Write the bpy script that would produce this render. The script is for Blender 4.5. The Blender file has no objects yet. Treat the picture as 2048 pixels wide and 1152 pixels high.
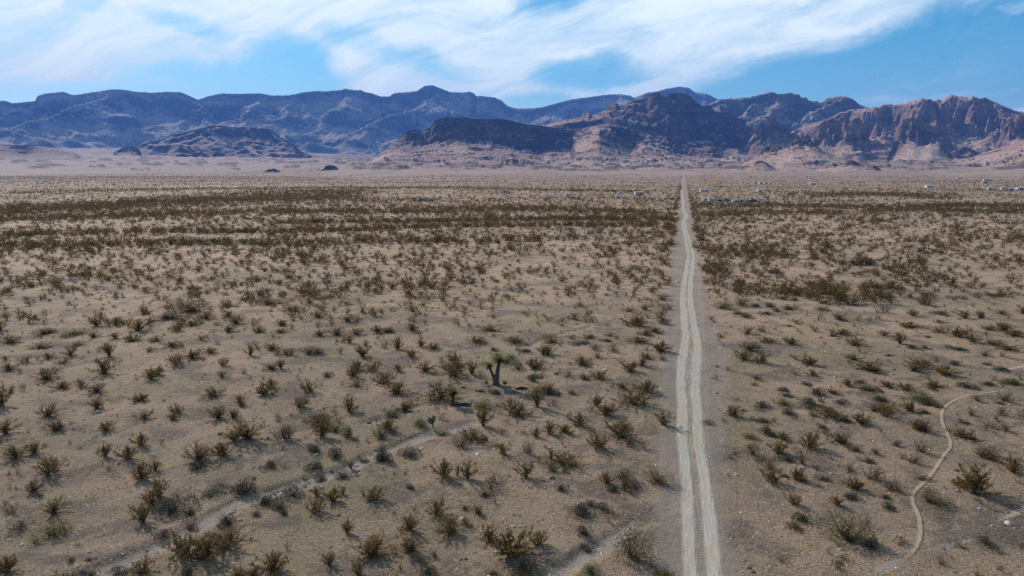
import bpy, bmesh, math, random
import numpy as np
from mathutils import Vector

# ---------------------------------------------------------------- camera, sky, sun, exposure
SC = bpy.context.scene
COL = SC.collection
R = math.radians
FPX, HOR, CH = 1400.0, 340.0, 20.0          # focal length in photo pixels, horizon row, drone height
PITCH = math.atan((576 - HOR) / FPX)
cam_d = bpy.data.cameras.new('camera')
cam = bpy.data.objects.new('camera', cam_d); COL.objects.link(cam)
cam_d.sensor_width = 36; cam_d.lens = 36 * FPX / 2048
cam_d.clip_start = 0.5; cam_d.clip_end = 60000
cam.location = (0, 0, CH); cam.rotation_euler = (math.pi / 2 - PITCH, 0, 0)
SC.camera = cam

SUN_AZ, SUN_EL = R(-40), R(31)               # azimuth from +Y, negative = to the left of the view
SUN_DIR = Vector((math.sin(SUN_AZ) * math.cos(SUN_EL), math.cos(SUN_AZ) * math.cos(SUN_EL), math.sin(SUN_EL)))
sun_d = bpy.data.lights.new('sun', 'SUN'); sun_d.energy = 5.0; sun_d.angle = R(0.5); sun_d.color = (1, 0.93, 0.84)
sun = bpy.data.objects.new('sun', sun_d); COL.objects.link(sun)
sun.rotation_euler = (-SUN_DIR).to_track_quat('-Z', 'Y').to_euler(); sun.location = (-200, 200, 300)

SC.view_settings.view_transform = 'Standard'; SC.view_settings.look = 'None'
SC.view_settings.exposure = 0.28; SC.view_settings.gamma = 1.0
SC.render.engine = 'CYCLES'
SC.cycles.use_denoising = False; SC.cycles.denoiser = 'OPENIMAGEDENOISE'; SC.cycles.denoising_input_passes = 'RGB_ALBEDO_NORMAL'; SC.cycles.denoising_prefilter = 'ACCURATE'
SC.cycles.max_bounces = 4; SC.cycles.diffuse_bounces = 2; SC.cycles.volume_bounces = 0
SC.cycles.transparent_max_bounces = 8

# ---- a small expression builder for shader node trees
class NT:
    def __init__(s, tree): s.t = tree; s.n = tree.nodes; s.l = tree.links
    def node(s, typ, **kw):
        n = s.n.new(typ)
        for k, v in kw.items(): setattr(n, k, v)
        return n
    def put(s, sock, v):
        if isinstance(v, bpy.types.NodeSocket): s.l.new(v, sock)
        else: sock.default_value = v
    def m(s, op, a, b=0.0, c=None, clamp=False):
        n = s.node('ShaderNodeMath', operation=op, use_clamp=clamp)
        s.put(n.inputs[0], a); s.put(n.inputs[1], b)
        if c is not None: s.put(n.inputs[2], c)
        return n.outputs[0]
    def add(s, a, b): return s.m('ADD', a, b)
    def sub(s, a, b): return s.m('SUBTRACT', a, b)
    def mul(s, a, b): return s.m('MULTIPLY', a, b)
    def div(s, a, b): return s.m('DIVIDE', a, b)
    def ramp(s, x, lo, hi, a=0.0, b=1.0):
        n = s.node('ShaderNodeMapRange', interpolation_type='SMOOTHSTEP')
        s.put(n.inputs[0], x); s.put(n.inputs[1], lo); s.put(n.inputs[2], hi); s.put(n.inputs[3], a); s.put(n.inputs[4], b)
        return n.outputs[0]
    def mix(s, f, a, b, blend='MIX'):
        n = s.node('ShaderNodeMix', data_type='RGBA', blend_type=blend)
        s.put(n.inputs[0], f)
        for i, v in ((6, a), (7, b)):
            if isinstance(v, tuple) and len(v) == 3: v = (*v, 1)
            s.put(n.inputs[i], v)
        return n.outputs[2]
    def noise(s, vec, scale, detail=4.0, rough=0.55, dist=0.0, out=0):
        n = s.node('ShaderNodeTexNoise')
        s.put(n.inputs['Vector'], vec); n.inputs['Scale'].default_value = scale
        n.inputs['Detail'].default_value = detail; n.inputs['Roughness'].default_value = rough; n.inputs['Distortion'].default_value = dist
        return n.outputs[out]
    def voro(s, vec, scale, out='Distance', feature='F1'):
        n = s.node('ShaderNodeTexVoronoi', feature=feature)
        s.put(n.inputs['Vector'], vec); n.inputs['Scale'].default_value = scale
        return n.outputs[out]
    def comb(s, x, y, z):
        n = s.node('ShaderNodeCombineXYZ')
        for i, v in enumerate((x, y, z)): s.put(n.inputs[i], v)
        return n.outputs[0]
    def sep(s, v):
        n = s.node('ShaderNodeSeparateXYZ'); s.put(n.inputs[0], v); return n.outputs
    def attr(s, name, out='Fac'):
        return s.node('ShaderNodeAttribute', attribute_name=name).outputs[out]

world = bpy.data.worlds.new('World'); SC.world = world; world.use_nodes = True
W = NT(world.node_tree); W.n.clear()
sky = W.node('ShaderNodeTexSky', sky_type='NISHITA', sun_disc=False)
sky.sun_elevation = SUN_EL; sky.sun_rotation = SUN_AZ
sky.air_density = 1.0; sky.dust_density = 0.4; sky.ozone_density = 3.0; sky.altitude = 700
hs = W.node('ShaderNodeHueSaturation'); hs.inputs['Hue'].default_value = 0.478; hs.inputs['Saturation'].default_value = 1.42; hs.inputs['Value'].default_value = 1.24
W.l.new(sky.outputs[0], hs.inputs['Color'])
dx, dy, dz = W.sep(W.node('ShaderNodeTexCoord').outputs['Generated'])
dyc = W.m('MAXIMUM', dy, 0.05)
U = W.mul(W.div(dx, dyc), 1.4)               # tangent plane ahead: photo-like thousands of pixels from the view centre line
V = W.mul(W.div(dz, dyc), 1.4)               # height over the horizon
vec0 = W.comb(U, V, 0)
warp = W.noise(vec0, 3.0, 5, 0.6, 0, 1)
wx, wy, wz = W.sep(warp)
U2 = W.add(U, W.mul(W.sub(wx, 0.5), 0.22)); V2 = W.add(V, W.mul(W.sub(wy, 0.5), 0.10))
def ell(px, py, rx, ry, rot=0.0, uu=None, vv=None):
    cu, cv = (px - 1024) / 1000.0, (HOR - py) / 1000.0
    a = W.sub(uu or U2, cu); b = W.sub(vv or V2, cv)
    c_, s_ = math.cos(R(rot)), math.sin(R(rot))
    p = W.div(W.add(W.mul(a, c_), W.mul(b, s_)), rx / 1000.0)
    q = W.div(W.sub(W.mul(b, c_), W.mul(a, s_)), ry / 1000.0)
    return W.ramp(W.add(W.mul(p, p), W.mul(q, q)), 0.0, 1.0, 1.0, 0.0)
# cloud side of a line rising to the right
line = W.add(W.mul(W.sub(U2, 0.33), -0.29), W.mul(W.sub(V2, 0.15), 0.957))
cov = W.ramp(line, -0.035, 0.035, 0.0, 0.92)
for (px, py, rx, ry, rot, amt) in ((625, 150, 130, 85, -20, 0.85), (360, 185, 420, 62, 3, 0.95), (60, 190, 220, 55, -10, 0.55), (1165, 152, 150, 42, 6, 0.7),
                                   (1105, 25, 95, 40, 8, 0.55), (1060, 208, 120, 26, 0, 0.7), (400, 62, 130, 26, -12, 0.5), (860, 140, 110, 30, -14, 0.4),
                                   (170, 18, 120, 24, -15, 0.35), (740, 95, 90, 30, -16, 0.35)):
    cov = W.sub(cov, W.mul(ell(px, py, rx, ry, rot), amt))
for (px, py, rx, ry, rot, amt) in ((2055, 222, 120, 22, 6, 0.75), (2000, 34, 70, 12, 9, 0.3), (1790, 122, 60, 6, 9, 0.18), (1290, 170, 120, 20, 8, 0.25), (230, 150, 260, 22, -10, 0.35), (1900, 190, 260, 14, 5, 0.22)):
    cov = W.add(cov, W.mul(ell(px, py, rx, ry, rot), amt))
c_, s_ = math.cos(R(14)), math.sin(R(14))
st = W.comb(W.add(W.mul(U2, c_ * 2.2), W.mul(V2, s_ * 2.2)), W.sub(W.mul(V2, c_ * 9), W.mul(U2, s_ * 9)), 0)
streak = W.noise(st, 1.6, 7, 0.62, 0.6)
fine = W.noise(st, 7.0, 5, 0.6, 0.3)
cl = W.add(cov, W.mul(W.sub(streak, 0.5), 1.35)); cl = W.add(cl, W.mul(W.sub(fine, 0.5), 0.28))
cloud = W.ramp(cl, 0.02, 1.15, 0.0, 0.97)
thin = W.mul(W.ramp(streak, 0.45, 0.8), 0.10)
cloud = W.m('MAXIMUM', cloud, thin)
ccol = W.mix(W.ramp(streak, 0.25, 0.7), (8.2, 10.4, 11.2), (11.6, 12.7, 12.7))
cloud = W.mul(cloud, W.ramp(V, 0.5, 1.0, 1.0, 0.30))  # unseen cloud above the view thinned to a veil to set the fill light
skyc = W.mix(cloud, hs.outputs[0], ccol)
bg = W.node('ShaderNodeBackground'); bg.inputs['Strength'].default_value = 0.082
W.l.new(skyc, bg.inputs['Color'])
wo = W.node('ShaderNodeOutputWorld'); W.l.new(bg.outputs[0], wo.inputs['Surface'])

# ---------------------------------------------------------------- helpers
rng = np.random.default_rng(7)
PR = np.random.default_rng(3)
PERM = PR.permutation(256); PERM = np.concatenate([PERM, PERM, PERM])
GR = PR.uniform(0, 2 * np.pi, 256); GX, GY = np.cos(GR), np.sin(GR)

def perlin(x, y, seed=0):
    x = np.asarray(x, float) + seed * 17.13; y = np.asarray(y, float) - seed * 9.71
    xi = np.floor(x).astype(np.int64); yi = np.floor(y).astype(np.int64)
    xf, yf = x - xi, y - yi; xi &= 255; yi &= 255
    u = xf * xf * xf * (xf * (xf * 6 - 15) + 10); v = yf * yf * yf * (yf * (yf * 6 - 15) + 10)
    def g(ix, iy, fx, fy):
        h = PERM[PERM[ix & 255] + (iy & 255)]
        return GX[h] * fx + GY[h] * fy
    a = g(xi, yi, xf, yf); b = g(xi + 1, yi, xf - 1, yf); c = g(xi, yi + 1, xf, yf - 1); d = g(xi + 1, yi + 1, xf - 1, yf - 1)
    return ((a + (b - a) * u) + ((c + (d - c) * u) - (a + (b - a) * u)) * v) * 1.5

def fbm(x, y, oct=4, seed=0, gain=0.5):
    s = 0; a = 1.0; t = 0
    for i in range(oct):
        s = s + a * perlin(x * 2 ** i, y * 2 ** i, seed + i); t += a; a *= gain
    return s / t

def ridged(x, y, oct=4, seed=0, gain=0.55):
    s = 0; a = 1.0; t = 0
    for i in range(oct):
        s = s + a * (1 - 2 * np.abs(perlin(x * 2.03 ** i, y * 2.03 ** i, seed + i))); t += a; a *= gain
    return s / t

def sstep(x, a, b):
    t = np.clip((np.asarray(x, float) - a) / (b - a), 0, 1); return t * t * (3 - 2 * t)

CP, SP = math.cos(PITCH), math.sin(PITCH)
def ray(px, py):
    px, py = np.asarray(px, float), np.asarray(py, float)
    return px - 1024, FPX * CP + (576 - py) * SP, -FPX * SP + (576 - py) * CP
def at(px, py):
    """ground point seen at a photo pixel"""
    x, y, z = ray(px, py); k = -CH / z
    return x * k, y * k
def ppm(x, y, z=0.0):
    """photo pixels per metre at a point"""
    return FPX / (y * CP - (z - CH) * SP)
def project(x, y, z=0.0):
    d = y * CP - (z - CH) * SP; u = y * SP + (z - CH) * CP
    return 1024 + FPX * x / d, 576 - FPX * u / d

def seg_dist(x, y, pts):
    """distance to a polyline"""
    best = np.full(np.shape(x), 1e9)
    for (ax, ay), (bx, by) in zip(pts[:-1], pts[1:]):
        ex, ey = bx - ax, by - ay; L2 = ex * ex + ey * ey + 1e-9
        t = np.clip(((x - ax) * ex + (y - ay) * ey) / L2, 0, 1)
        best = np.minimum(best, np.hypot(x - ax - t * ex, y - ay - t * ey))
    return best

def wpoly(pix): return [tuple(float(v) for v in at(a, b)) for a, b in pix]

def smooth_poly(pts, n=6):
    """Catmull-Rom through the points"""
    P = [pts[0]] + list(pts) + [pts[-1]]; out = []
    for i in range(1, len(P) - 2):
        p0, p1, p2, p3 = (np.array(P[i + k]) for k in (-1, 0, 1, 2))
        for j in range(n):
            t = j / n
            out.append(tuple(0.5 * ((2 * p1) + (-p0 + p2) * t + (2 * p0 - 5 * p1 + 4 * p2 - p3) * t * t + (-p0 + 3 * p1 - 3 * p2 + p3) * t ** 3)))
    out.append(tuple(pts[-1])); return out

WASH = [(wpoly(p), w, d) for p, w, d in (
    ([(90, 1190), (235, 1128), (300, 1100), (370, 1060), (430, 1025), (500, 990), (590, 968), (650, 950), (700, 935), (740, 912), (790, 893), (850, 872), (905, 858), (945, 848)], 0.75, 0.22),
    ([(1090, 1165), (1120, 1140), (1200, 1092), (1270, 1052), (1315, 1030), (1345, 1010)], 0.7, 0.28),
    ([(735, 842), (790, 832), (830, 815), (865, 806)], 0.55, 0.2),
    ([(1060, 690), (1090, 676), (1130, 666), (1180, 655)], 0.5, 0.2),
    ([(1760, 1140), (1830, 1105), (1900, 1085), (1960, 1075)], 0.30, 0.06),
)]
TRAILS = [(smooth_poly(wpoly(p), 5), hw) for p, hw in (
    ([(1780, 1150), (1815, 1118), (1836, 1090), (1842, 1060), (1838, 1030), (1826, 1002), (1832, 982), (1852, 963), (1870, 940), (1888, 912), (1902, 892), (1897, 870), (1886, 846), (1886, 822), (1904, 803), (1940, 791), (1992, 783), (2060, 772)], 0.22),
    ([(2300, 965), (2160, 985), (2048, 1022), (2010, 1036), (1985, 1052), (1965, 1075)], 0.5),
    ([(2250, 700), (2100, 722), (2048, 733), (1990, 742), (1920, 740)], 0.5),
)]
ROAD_A, ROAD_B = 1.05, 0.2425
def road_off(x, y): return (x - ROAD_A - ROAD_B * y) / math.sqrt(1 + ROAD_B ** 2)

# foot of the mountains: where the plain starts to climb, and how steeply, by direction
BA_X = [-3000, 0, 350, 560, 700, 800, 1300, 1700, 1850, 2048, 5000]
BA_R = [3000, 2700, 2500, 2200, 1600, 1250, 1150, 1250, 1600, 1500, 1500]
BA_S = [0.042, 0.042, 0.042, 0.038, 0.030, 0.022, 0.020, 0.022, 0.028, 0.030, 0.030]
def bajada(x, y):
    r = np.hypot(x, y)
    pxx = np.where(y > 1, 1024 + FPX * x / np.maximum(y, 1), np.where(x > 0, 5000, -3000))
    r0 = np.interp(pxx, BA_X, BA_R); s = np.interp(pxx, BA_X, BA_S)
    t = np.maximum(r - r0, 0)
    return s * t * t / (t + 350)

def wash_field(x, y):
    w = np.zeros(np.shape(x)); c = np.zeros(np.shape(x))
    near = (np.hypot(x, y) < 140)
    if near.any():
        xs, ys = x[near], y[near]
        wob = 0.35 * fbm(xs / 2.5, ys / 2.5, 3, 40)
        ww = np.zeros(xs.shape); cc = np.zeros(xs.shape)
        for pts, wid, dep in WASH:
            d = seg_dist(xs, ys, pts) + wob
            k = 1 - sstep(d, wid * 0.35, wid * 1.5)
            ww = np.maximum(ww, 1 - sstep(d, wid * 0.3, wid * 1.15)); cc = np.maximum(cc, dep * k - 0.12 * dep * np.exp(-((d - wid * 2) / wid) ** 2))
        w[near] = ww; c[near] = cc
    return w, c

def ground_h(x, y, parts=False):
    x = np.atleast_1d(np.asarray(x, float)); y = np.atleast_1d(np.asarray(y, float))
    r = np.hypot(x, y)
    flat = sstep(np.abs(road_off(x, y)), 2.6, 6.5)
    nr = (r < 130) & (x > 8) & (y > 0)
    if nr.any():
        for pts, hw in TRAILS: flat[nr] = np.minimum(flat[nr], sstep(seg_dist(x[nr], y[nr], pts), 0.35, 1.6))
    big = 0.9 * fbm(x / 160, y / 160, 3, 11) * sstep(r, 60, 400)
    mid = 0.30 * fbm(x / 14, y / 14, 4, 5) * (0.15 + 0.85 * flat)
    small = 0.055 * fbm(x / 2.2, y / 2.2, 4, 8) * flat * (1 - sstep(r, 150, 400))
    w, c = wash_field(x, y)
    h = big + mid + small - c * (0.2 + 0.8 * flat) + bajada(x, y)
    hill = sstep(bajada(x, y), 1, 36)
    far = hill > 0.01
    if far.any():
        xf, yf = x[far], y[far]
        oc = fbm(xf / 150, yf / 170, 4, 27, 0.55)
        right = sstep(xf / np.maximum(yf, 1), -0.30, -0.15)
        h[far] += hill[far] * ((6 + 8 * right) * ridged(xf / 150 + 0.4 * fbm(xf / 300, yf / 300, 2, 29), yf / 520, 4, 21) + 6 * fbm(xf / 500, yf / 500, 3, 23)) + sstep(hill[far], 0.15, 0.7) * 10 * sstep(oc, 0.24 - 0.10 * right, 0.36 - 0.10 * right)
    return (h, w) if parts else h

def gz(x, y): return float(ground_h(x, y)[0])

def mesh_obj(name, V, F, mat, attrs=None, smooth=False, parent=None, link=True):
    """one mesh object from numpy arrays; F is an (n, 3) or (n, 4) index array; attrs: point floats"""
    V = np.asarray(V, np.float32); F = np.asarray(F, np.int32); k = F.shape[1]
    me = bpy.data.meshes.new(name)
    me.vertices.add(len(V)); me.vertices.foreach_set('co', V.ravel())
    me.loops.add(F.size); me.loops.foreach_set('vertex_index', F.ravel())
    me.polygons.add(len(F)); me.polygons.foreach_set('loop_start', np.arange(0, F.size, k, dtype=np.int32))
    if smooth: me.polygons.foreach_set('use_smooth', np.ones(len(F), bool))
    for a, vals in (attrs or {}).items():
        at_ = me.attributes.new(a, 'FLOAT', 'POINT'); at_.data.foreach_set('value', np.asarray(vals, np.float32))
    me.update(calc_edges=True); me.validate()
    if mat: me.materials.append(mat)
    if not link: return me
    o = bpy.data.objects.new(name, me); COL.objects.link(o)
    if parent: o.parent = parent
    return o

def tag(o, label=None, cat=None, group=None, kind=None):
    for k, v in (('label', label), ('category', cat), ('group', group), ('kind', kind)):
        if v: o[k] = v
    return o

def grid_faces(nr, nc):
    i = np.arange(nr - 1)[:, None] * nc + np.arange(nc - 1)[None, :]
    return np.stack([i, i + 1, i + nc + 1, i + nc], -1).reshape(-1, 4)

def new_mat(name):
    m = bpy.data.materials.new(name); m.use_nodes = True
    t = NT(m.node_tree); t.n.clear()
    b = t.node('ShaderNodeBsdfPrincipled'); b.inputs['Roughness'].default_value = 0.95
    b.inputs['Specular IOR Level'].default_value = 0.1
    o = t.node('ShaderNodeOutputMaterial'); t.l.new(b.outputs[0], o.inputs['Surface'])
    return m, t, b

def plain_mat(name, col, rough=0.6, metal=0.0, spec=0.3, var=0.12):
    m, t, b = new_mat(name)
    tc = t.node('ShaderNodeTexCoord').outputs['Object']
    n = t.noise(tc, 3.0, 5, 0.6)
    c = t.mix(t.ramp(n, 0.3, 0.75), tuple(v * (1 - var) for v in col), tuple(min(1, v * (1 + var)) for v in col))
    t.put(b.inputs['Base Color'], c); b.inputs['Roughness'].default_value = rough
    b.inputs['Metallic'].default_value = metal; b.inputs['Specular IOR Level'].default_value = spec
    return m

# ---------------------------------------------------------------- ground, road and path materials
def soil(t):
    """desert soil colour and bump height from world position"""
    P = t.node('ShaderNodeNewGeometry').outputs['Position']
    x, y, z = t.sep(P)
    flatp = t.comb(x, y, 0)
    big = t.noise(flatp, 0.035, 4, 0.6)
    mid = t.noise(flatp, 0.22, 5, 0.62, 0.4)
    mid2 = t.noise(flatp, 0.6, 5, 0.65, 0.5)
    fine = t.noise(flatp, 7.0, 6, 0.7)
    c = t.mix(t.ramp(mid, 0.36, 0.62), (0.290, 0.230, 0.192), (0.385, 0.295, 0.230))
    c = t.mix(t.mul(t.ramp(big, 0.42, 0.62), 0.75), c, (0.415, 0.315, 0.240))
    c = t.mix(t.mul(t.ramp(mid2, 0.48, 0.70), 0.75), c, (0.410, 0.300, 0.172))          # straw-coloured dry annuals
    grn = t.noise(t.comb(t.add(x, 31.0), y, 2.0), 0.075, 4, 0.55)
    c = t.mix(t.mul(t.ramp(grn, 0.47, 0.62), 0.62), c, (0.235, 0.215, 0.140))           # faint olive sprouts
    rock = t.noise(t.comb(x, y, 5.0), 0.20, 6, 0.68, 0.4)
    c = t.mix(t.mul(t.ramp(rock, 0.49, 0.60), 0.80), c, (0.165, 0.134, 0.122))          # darker desert pavement
    run = t.noise(t.comb(t.add(x, t.mul(t.sub(mid, 0.5), 6.0)), y, 12.0), 0.06, 5, 0.55, 1.2)
    thin = t.ramp(t.m('ABSOLUTE', t.sub(run, 0.5)), 0.0, 0.012, 1.0, 0.0)
    c = t.mix(t.mul(thin, t.ramp(mid2, 0.4, 0.6, 0.15, 0.65)), c, (0.430, 0.345, 0.275))   # little sandy runnels
    v1 = t.node('ShaderNodeTexVoronoi'); v1.inputs['Scale'].default_value = 13.0; t.put(v1.inputs['Vector'], flatp)
    cell = t.sep(v1.outputs['Color'])[0]
    c = t.mix(t.mul(t.ramp(cell, 0.86, 0.95), 0.65), c, (0.100, 0.078, 0.070))
    c = t.mix(t.mul(t.ramp(cell, 0.10, 0.03), 0.55), c, (0.60, 0.52, 0.46))
    grit = t.ramp(t.noise(t.comb(x, y, 9.0), 0.3, 4, 0.6), 0.35, 0.65, 0.35, 1.0)
    c = t.mix(grit, t.mix(1.0, c, (0.82, 0.81, 0.79), 'MULTIPLY'), t.mix(1.0, c, t.mix(t.ramp(fine, 0.32, 0.70), (0.42, 0.41, 0.40), (1.20, 1.18, 1.15)), 'MULTIPLY'))
    shade_dist = t.add(y, t.mul(t.sub(t.noise(flatp, 0.012, 4, 0.6), 0.5), 160.0))
    c = t.mix(t.ramp(shade_dist, 25.0, 170.0, 1.0, 0.0), t.mix(1.0, c, (1.20, 1.07, 0.99), 'MULTIPLY'), t.mix(1.0, c, (0.755, 0.715, 0.67), 'MULTIPLY'))  # foreground shade painted into the soil colour, lifting to paler with distance
    hgt = t.add(t.mul(fine, 0.10), t.mul(t.ramp(v1.outputs['Distance'], 0.0, 0.5, 1, 0), 0.035))
    hgt = t.add(hgt, t.mul(t.noise(flatp, 1.6, 4, 0.6), 0.16))
    return c, hgt, flatp, fine, mid2

def bump(t, b, h, strength=0.6, dist=1.0):
    n = t.node('ShaderNodeBump'); n.inputs['Strength'].default_value = strength; n.inputs['Distance'].default_value = dist
    t.put(n.inputs['Height'], h); t.l.new(n.outputs[0], b.inputs['Normal'])

M_GROUND, t, b = new_mat('desert_soil')
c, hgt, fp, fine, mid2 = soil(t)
gravel = t.noise(fp, 11.0, 4, 0.7)
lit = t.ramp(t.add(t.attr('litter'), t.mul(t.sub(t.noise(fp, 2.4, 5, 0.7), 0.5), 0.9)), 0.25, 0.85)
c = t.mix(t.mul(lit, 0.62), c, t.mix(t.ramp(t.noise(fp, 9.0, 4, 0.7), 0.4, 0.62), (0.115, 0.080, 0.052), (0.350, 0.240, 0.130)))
wsh = t.ramp(t.add(t.attr('wash'), t.mul(t.sub(t.noise(fp, 1.3, 6, 0.75), 0.5), 1.3)), 0.35, 0.95)
c = t.mix(t.mul(wsh, 0.68), c, t.mix(t.ramp(gravel, 0.35, 0.7), (0.140, 0.120, 0.108), (0.41, 0.360, 0.322)))
# far scrub cover on the climbing fans, one plant to a cell
fan = t.attr('fan')
vf = t.node('ShaderNodeTexVoronoi'); vf.inputs['Scale'].default_value = 0.16; t.put(vf.inputs['Vector'], fp)
dots = t.mul(t.ramp(vf.outputs['Distance'], 0.22, 0.42, 1, 0), t.ramp(t.noise(fp, 0.012, 5, 0.6), 0.30, 0.62))
pale = t.mix(t.ramp(t.noise(fp, 0.004, 5, 0.6), 0.35, 0.65), (0.330, 0.238, 0.190), (0.255, 0.172, 0.138))
nzg = t.sep(t.node('ShaderNodeNewGeometry').outputs['True Normal'])[2]
c = t.mix(t.mul(fan, 0.8), c, pale)
c = t.mix(t.mul(t.ramp(nzg, 0.985, 0.955), t.mul(fan, 0.85)), c, (0.105, 0.072, 0.062))
c = t.mix(t.mul(t.mul(dots, fan), 0.75), c, (0.120, 0.105, 0.065))
thick = t.attr('thick')
c = t.mix(t.mul(thick, 0.4), c, (0.15, 0.115, 0.075))
t.put(b.inputs['Base Color'], c); bump(t, b, hgt, 0.75)

M_ROAD, t, b = new_mat('road_dirt')
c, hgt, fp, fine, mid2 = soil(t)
n1 = t.noise(fp, 0.9, 5, 0.7); n2 = t.noise(fp, 14.0, 4, 0.7)
rx, ry, rz = t.sep(fp)                       # wheel streaks run along the road
rp = t.comb(t.mul(t.sub(rx, t.mul(ry, 0.2425)), 4.2), t.mul(ry, 0.30), 0)
wob = t.mul(t.sub(t.noise(fp, 1.7, 5, 0.7), 0.5), 0.55)
corr = t.ramp(t.add(t.attr('corridor'), t.mul(t.sub(t.noise(fp, 0.45, 8, 0.75), 0.5), 2.4)), 0.30, 0.85)
cc = t.mix(t.ramp(n2, 0.3, 0.72), (0.125, 0.104, 0.092), (0.345, 0.290, 0.252))
cc = t.mix(t.mul(t.ramp(n1, 0.5, 0.75), 0.5), cc, (0.32, 0.26, 0.205))
c = t.mix(t.mul(corr, 0.55), c, cc)
trk = t.ramp(t.add(t.attr('track'), t.mul(t.sub(t.noise(rp, 0.5, 6, 0.6), 0.5), 1.0)), 0.10, 0.92)
tc = t.mix(t.ramp(t.noise(fp, 0.16, 3, 0.5), 0.42, 0.60), (0.355, 0.325, 0.285), (0.370, 0.315, 0.240))
tc = t.mix(0.5, tc, t.mix(t.ramp(n2, 0.25, 0.75), (0.62, 0.62, 0.62), (1.3, 1.3, 1.3)), 'MULTIPLY')
tc = t.mix(0.8, tc, t.mix(t.ramp(t.noise(rp, 2.0, 5, 0.65), 0.3, 0.7), (0.74, 0.74, 0.74), (1.15, 1.15, 1.15)), 'MULTIPLY')
c = t.mix(t.mul(trk, 0.92), c, tc)
t.put(b.inputs['Base Color'], c)
bump(t, b, t.add(t.mul(hgt, t.sub(1.0, t.mul(trk, 0.8))), t.mul(n2, 0.02)), 0.7)

M_PATH, t, b = new_mat('path_sand')
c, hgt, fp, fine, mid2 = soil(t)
wob = t.mul(t.sub(t.noise(fp, 2.6, 6, 0.75), 0.5), 1.3)
k = t.ramp(t.add(t.attr('track'), wob), 0.30, 0.75)
n2 = t.noise(fp, 13.0, 4, 0.7)
c = t.mix(t.mul(k, 0.62), c, t.mix(t.ramp(n2, 0.3, 0.7), (0.29, 0.225, 0.165), (0.43, 0.34, 0.25)))
t.put(b.inputs['Base Color'], c); bump(t, b, t.mul(hgt, t.sub(1.0, t.mul(k, 0.7))), 0.7)

# ---------------------------------------------------------------- ground sheet
# far thickets: mesquite and paloverde lining the washes, as photo-space lines turned into ground lines
BANDS = [  # pixel line, half width in pixel rows, strength
    ([(-900, 452), (0, 440), (300, 430), (520, 424), (760, 424), (1050, 418), (1340, 428)], 4.5, 0.8),
    ([(-900, 436), (0, 424), (250, 412), (420, 400), (640, 390), (720, 388)], 9.0, 0.72),
    ([(-900, 505), (0, 494), (300, 490), (640, 489), (820, 486), (1000, 481), (1150, 476)], 3.2, 0.8),
    ([(-900, 480), (0, 470), (300, 464), (560, 466), (760, 458), (1000, 450), (1330, 452)], 2.6, 0.75),
    ([(560, 446), (820, 443), (1100, 438), (1345, 438)], 2.2, 0.9),
    ([(1385, 430), (1500, 427), (1700, 426), (1850, 420), (2048, 424), (3000, 430)], 3.2, 0.8),
    ([(1385, 413), (1560, 412), (1800, 416), (1950, 411), (2048, 413), (3000, 416)], 3.0, 0.7),
    ([(1600, 392), (1750, 388), (1900, 394)], 5.0, 0.5),
    ([(380, 620), (520, 598), (640, 588), (760, 578), (900, 568), (1000, 560)], 4.0, 0.55),
    ([(1500, 580), (1600, 592), (1760, 600), (1800, 575)], 12.0, 0.45),
    ([(1420, 500), (1600, 505), (1760, 545), (1900, 560)], 10.0, 0.35),
    ([(0, 388), (400, 378), (900, 376), (1300, 384)], 2.0, 0.5),
]
def thicket(x, y):
    """0..1 how dense the scrub is at a ground point"""
    px, py = project(x, np.maximum(y, 5.0))
    py = py + 1.6 * fbm(np.asarray(x) / 30, np.asarray(y) / 60, 3, 71) * np.clip((py - 340) / 90, 0.2, 3)
    d = np.zeros(np.shape(px))
    for pts, w, s in BANDS:
        xs = [p[0] for p in pts]; yy = np.interp(px, xs, [p[1] for p in pts])
        e = sstep(px, xs[0] - 60, xs[0] + 60) * (1 - sstep(px, xs[-1] - 60, xs[-1] + 60))
        d = np.maximum(d, s * e * np.exp(-((py - yy) / w) ** 2))
    return d

def build_ground():
    az = np.radians(np.concatenate([np.arange(-180, -48, 4.0), np.arange(-48, 48.01, 0.085), np.arange(52, 180.1, 4.0)]))
    rr = [0.6, 4, 8, 12, 15]
    while rr[-1] < 13000: rr.append(rr[-1] * (1.0062 if rr[-1] < 140 else 1.011))
    rr = np.array(rr)
    A, RR = np.meshgrid(az, rr)
    x, y = (RR * np.sin(A)).ravel(), (RR * np.cos(A)).ravel()
    h, w = ground_h(x, y, True)
    ro = np.abs(road_off(x, y)); ahead = (y > 0) & (y < 1560)
    h = h - np.where(ahead, 0.10 * (1 - sstep(ro, 1.9, 2.5)), 0)
    for pts, hw in TRAILS:
        near = np.hypot(x, y) < 120
        d = np.full(x.shape, 1e9); d[near] = seg_dist(x[near], y[near], pts)
        h = h - 0.004 * (1 - sstep(d, hw * 0.5, hw * 1.5))
    fan = sstep(bajada(x, y), 0.3, 7)
    thick = thicket(x, y) * (y > 100)
    V = np.stack([x, y, h], 1); F = grid_faces(len(rr), len(az))
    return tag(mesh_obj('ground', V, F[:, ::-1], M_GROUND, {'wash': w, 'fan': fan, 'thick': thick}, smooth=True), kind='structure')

GROUND = build_ground()

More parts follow.
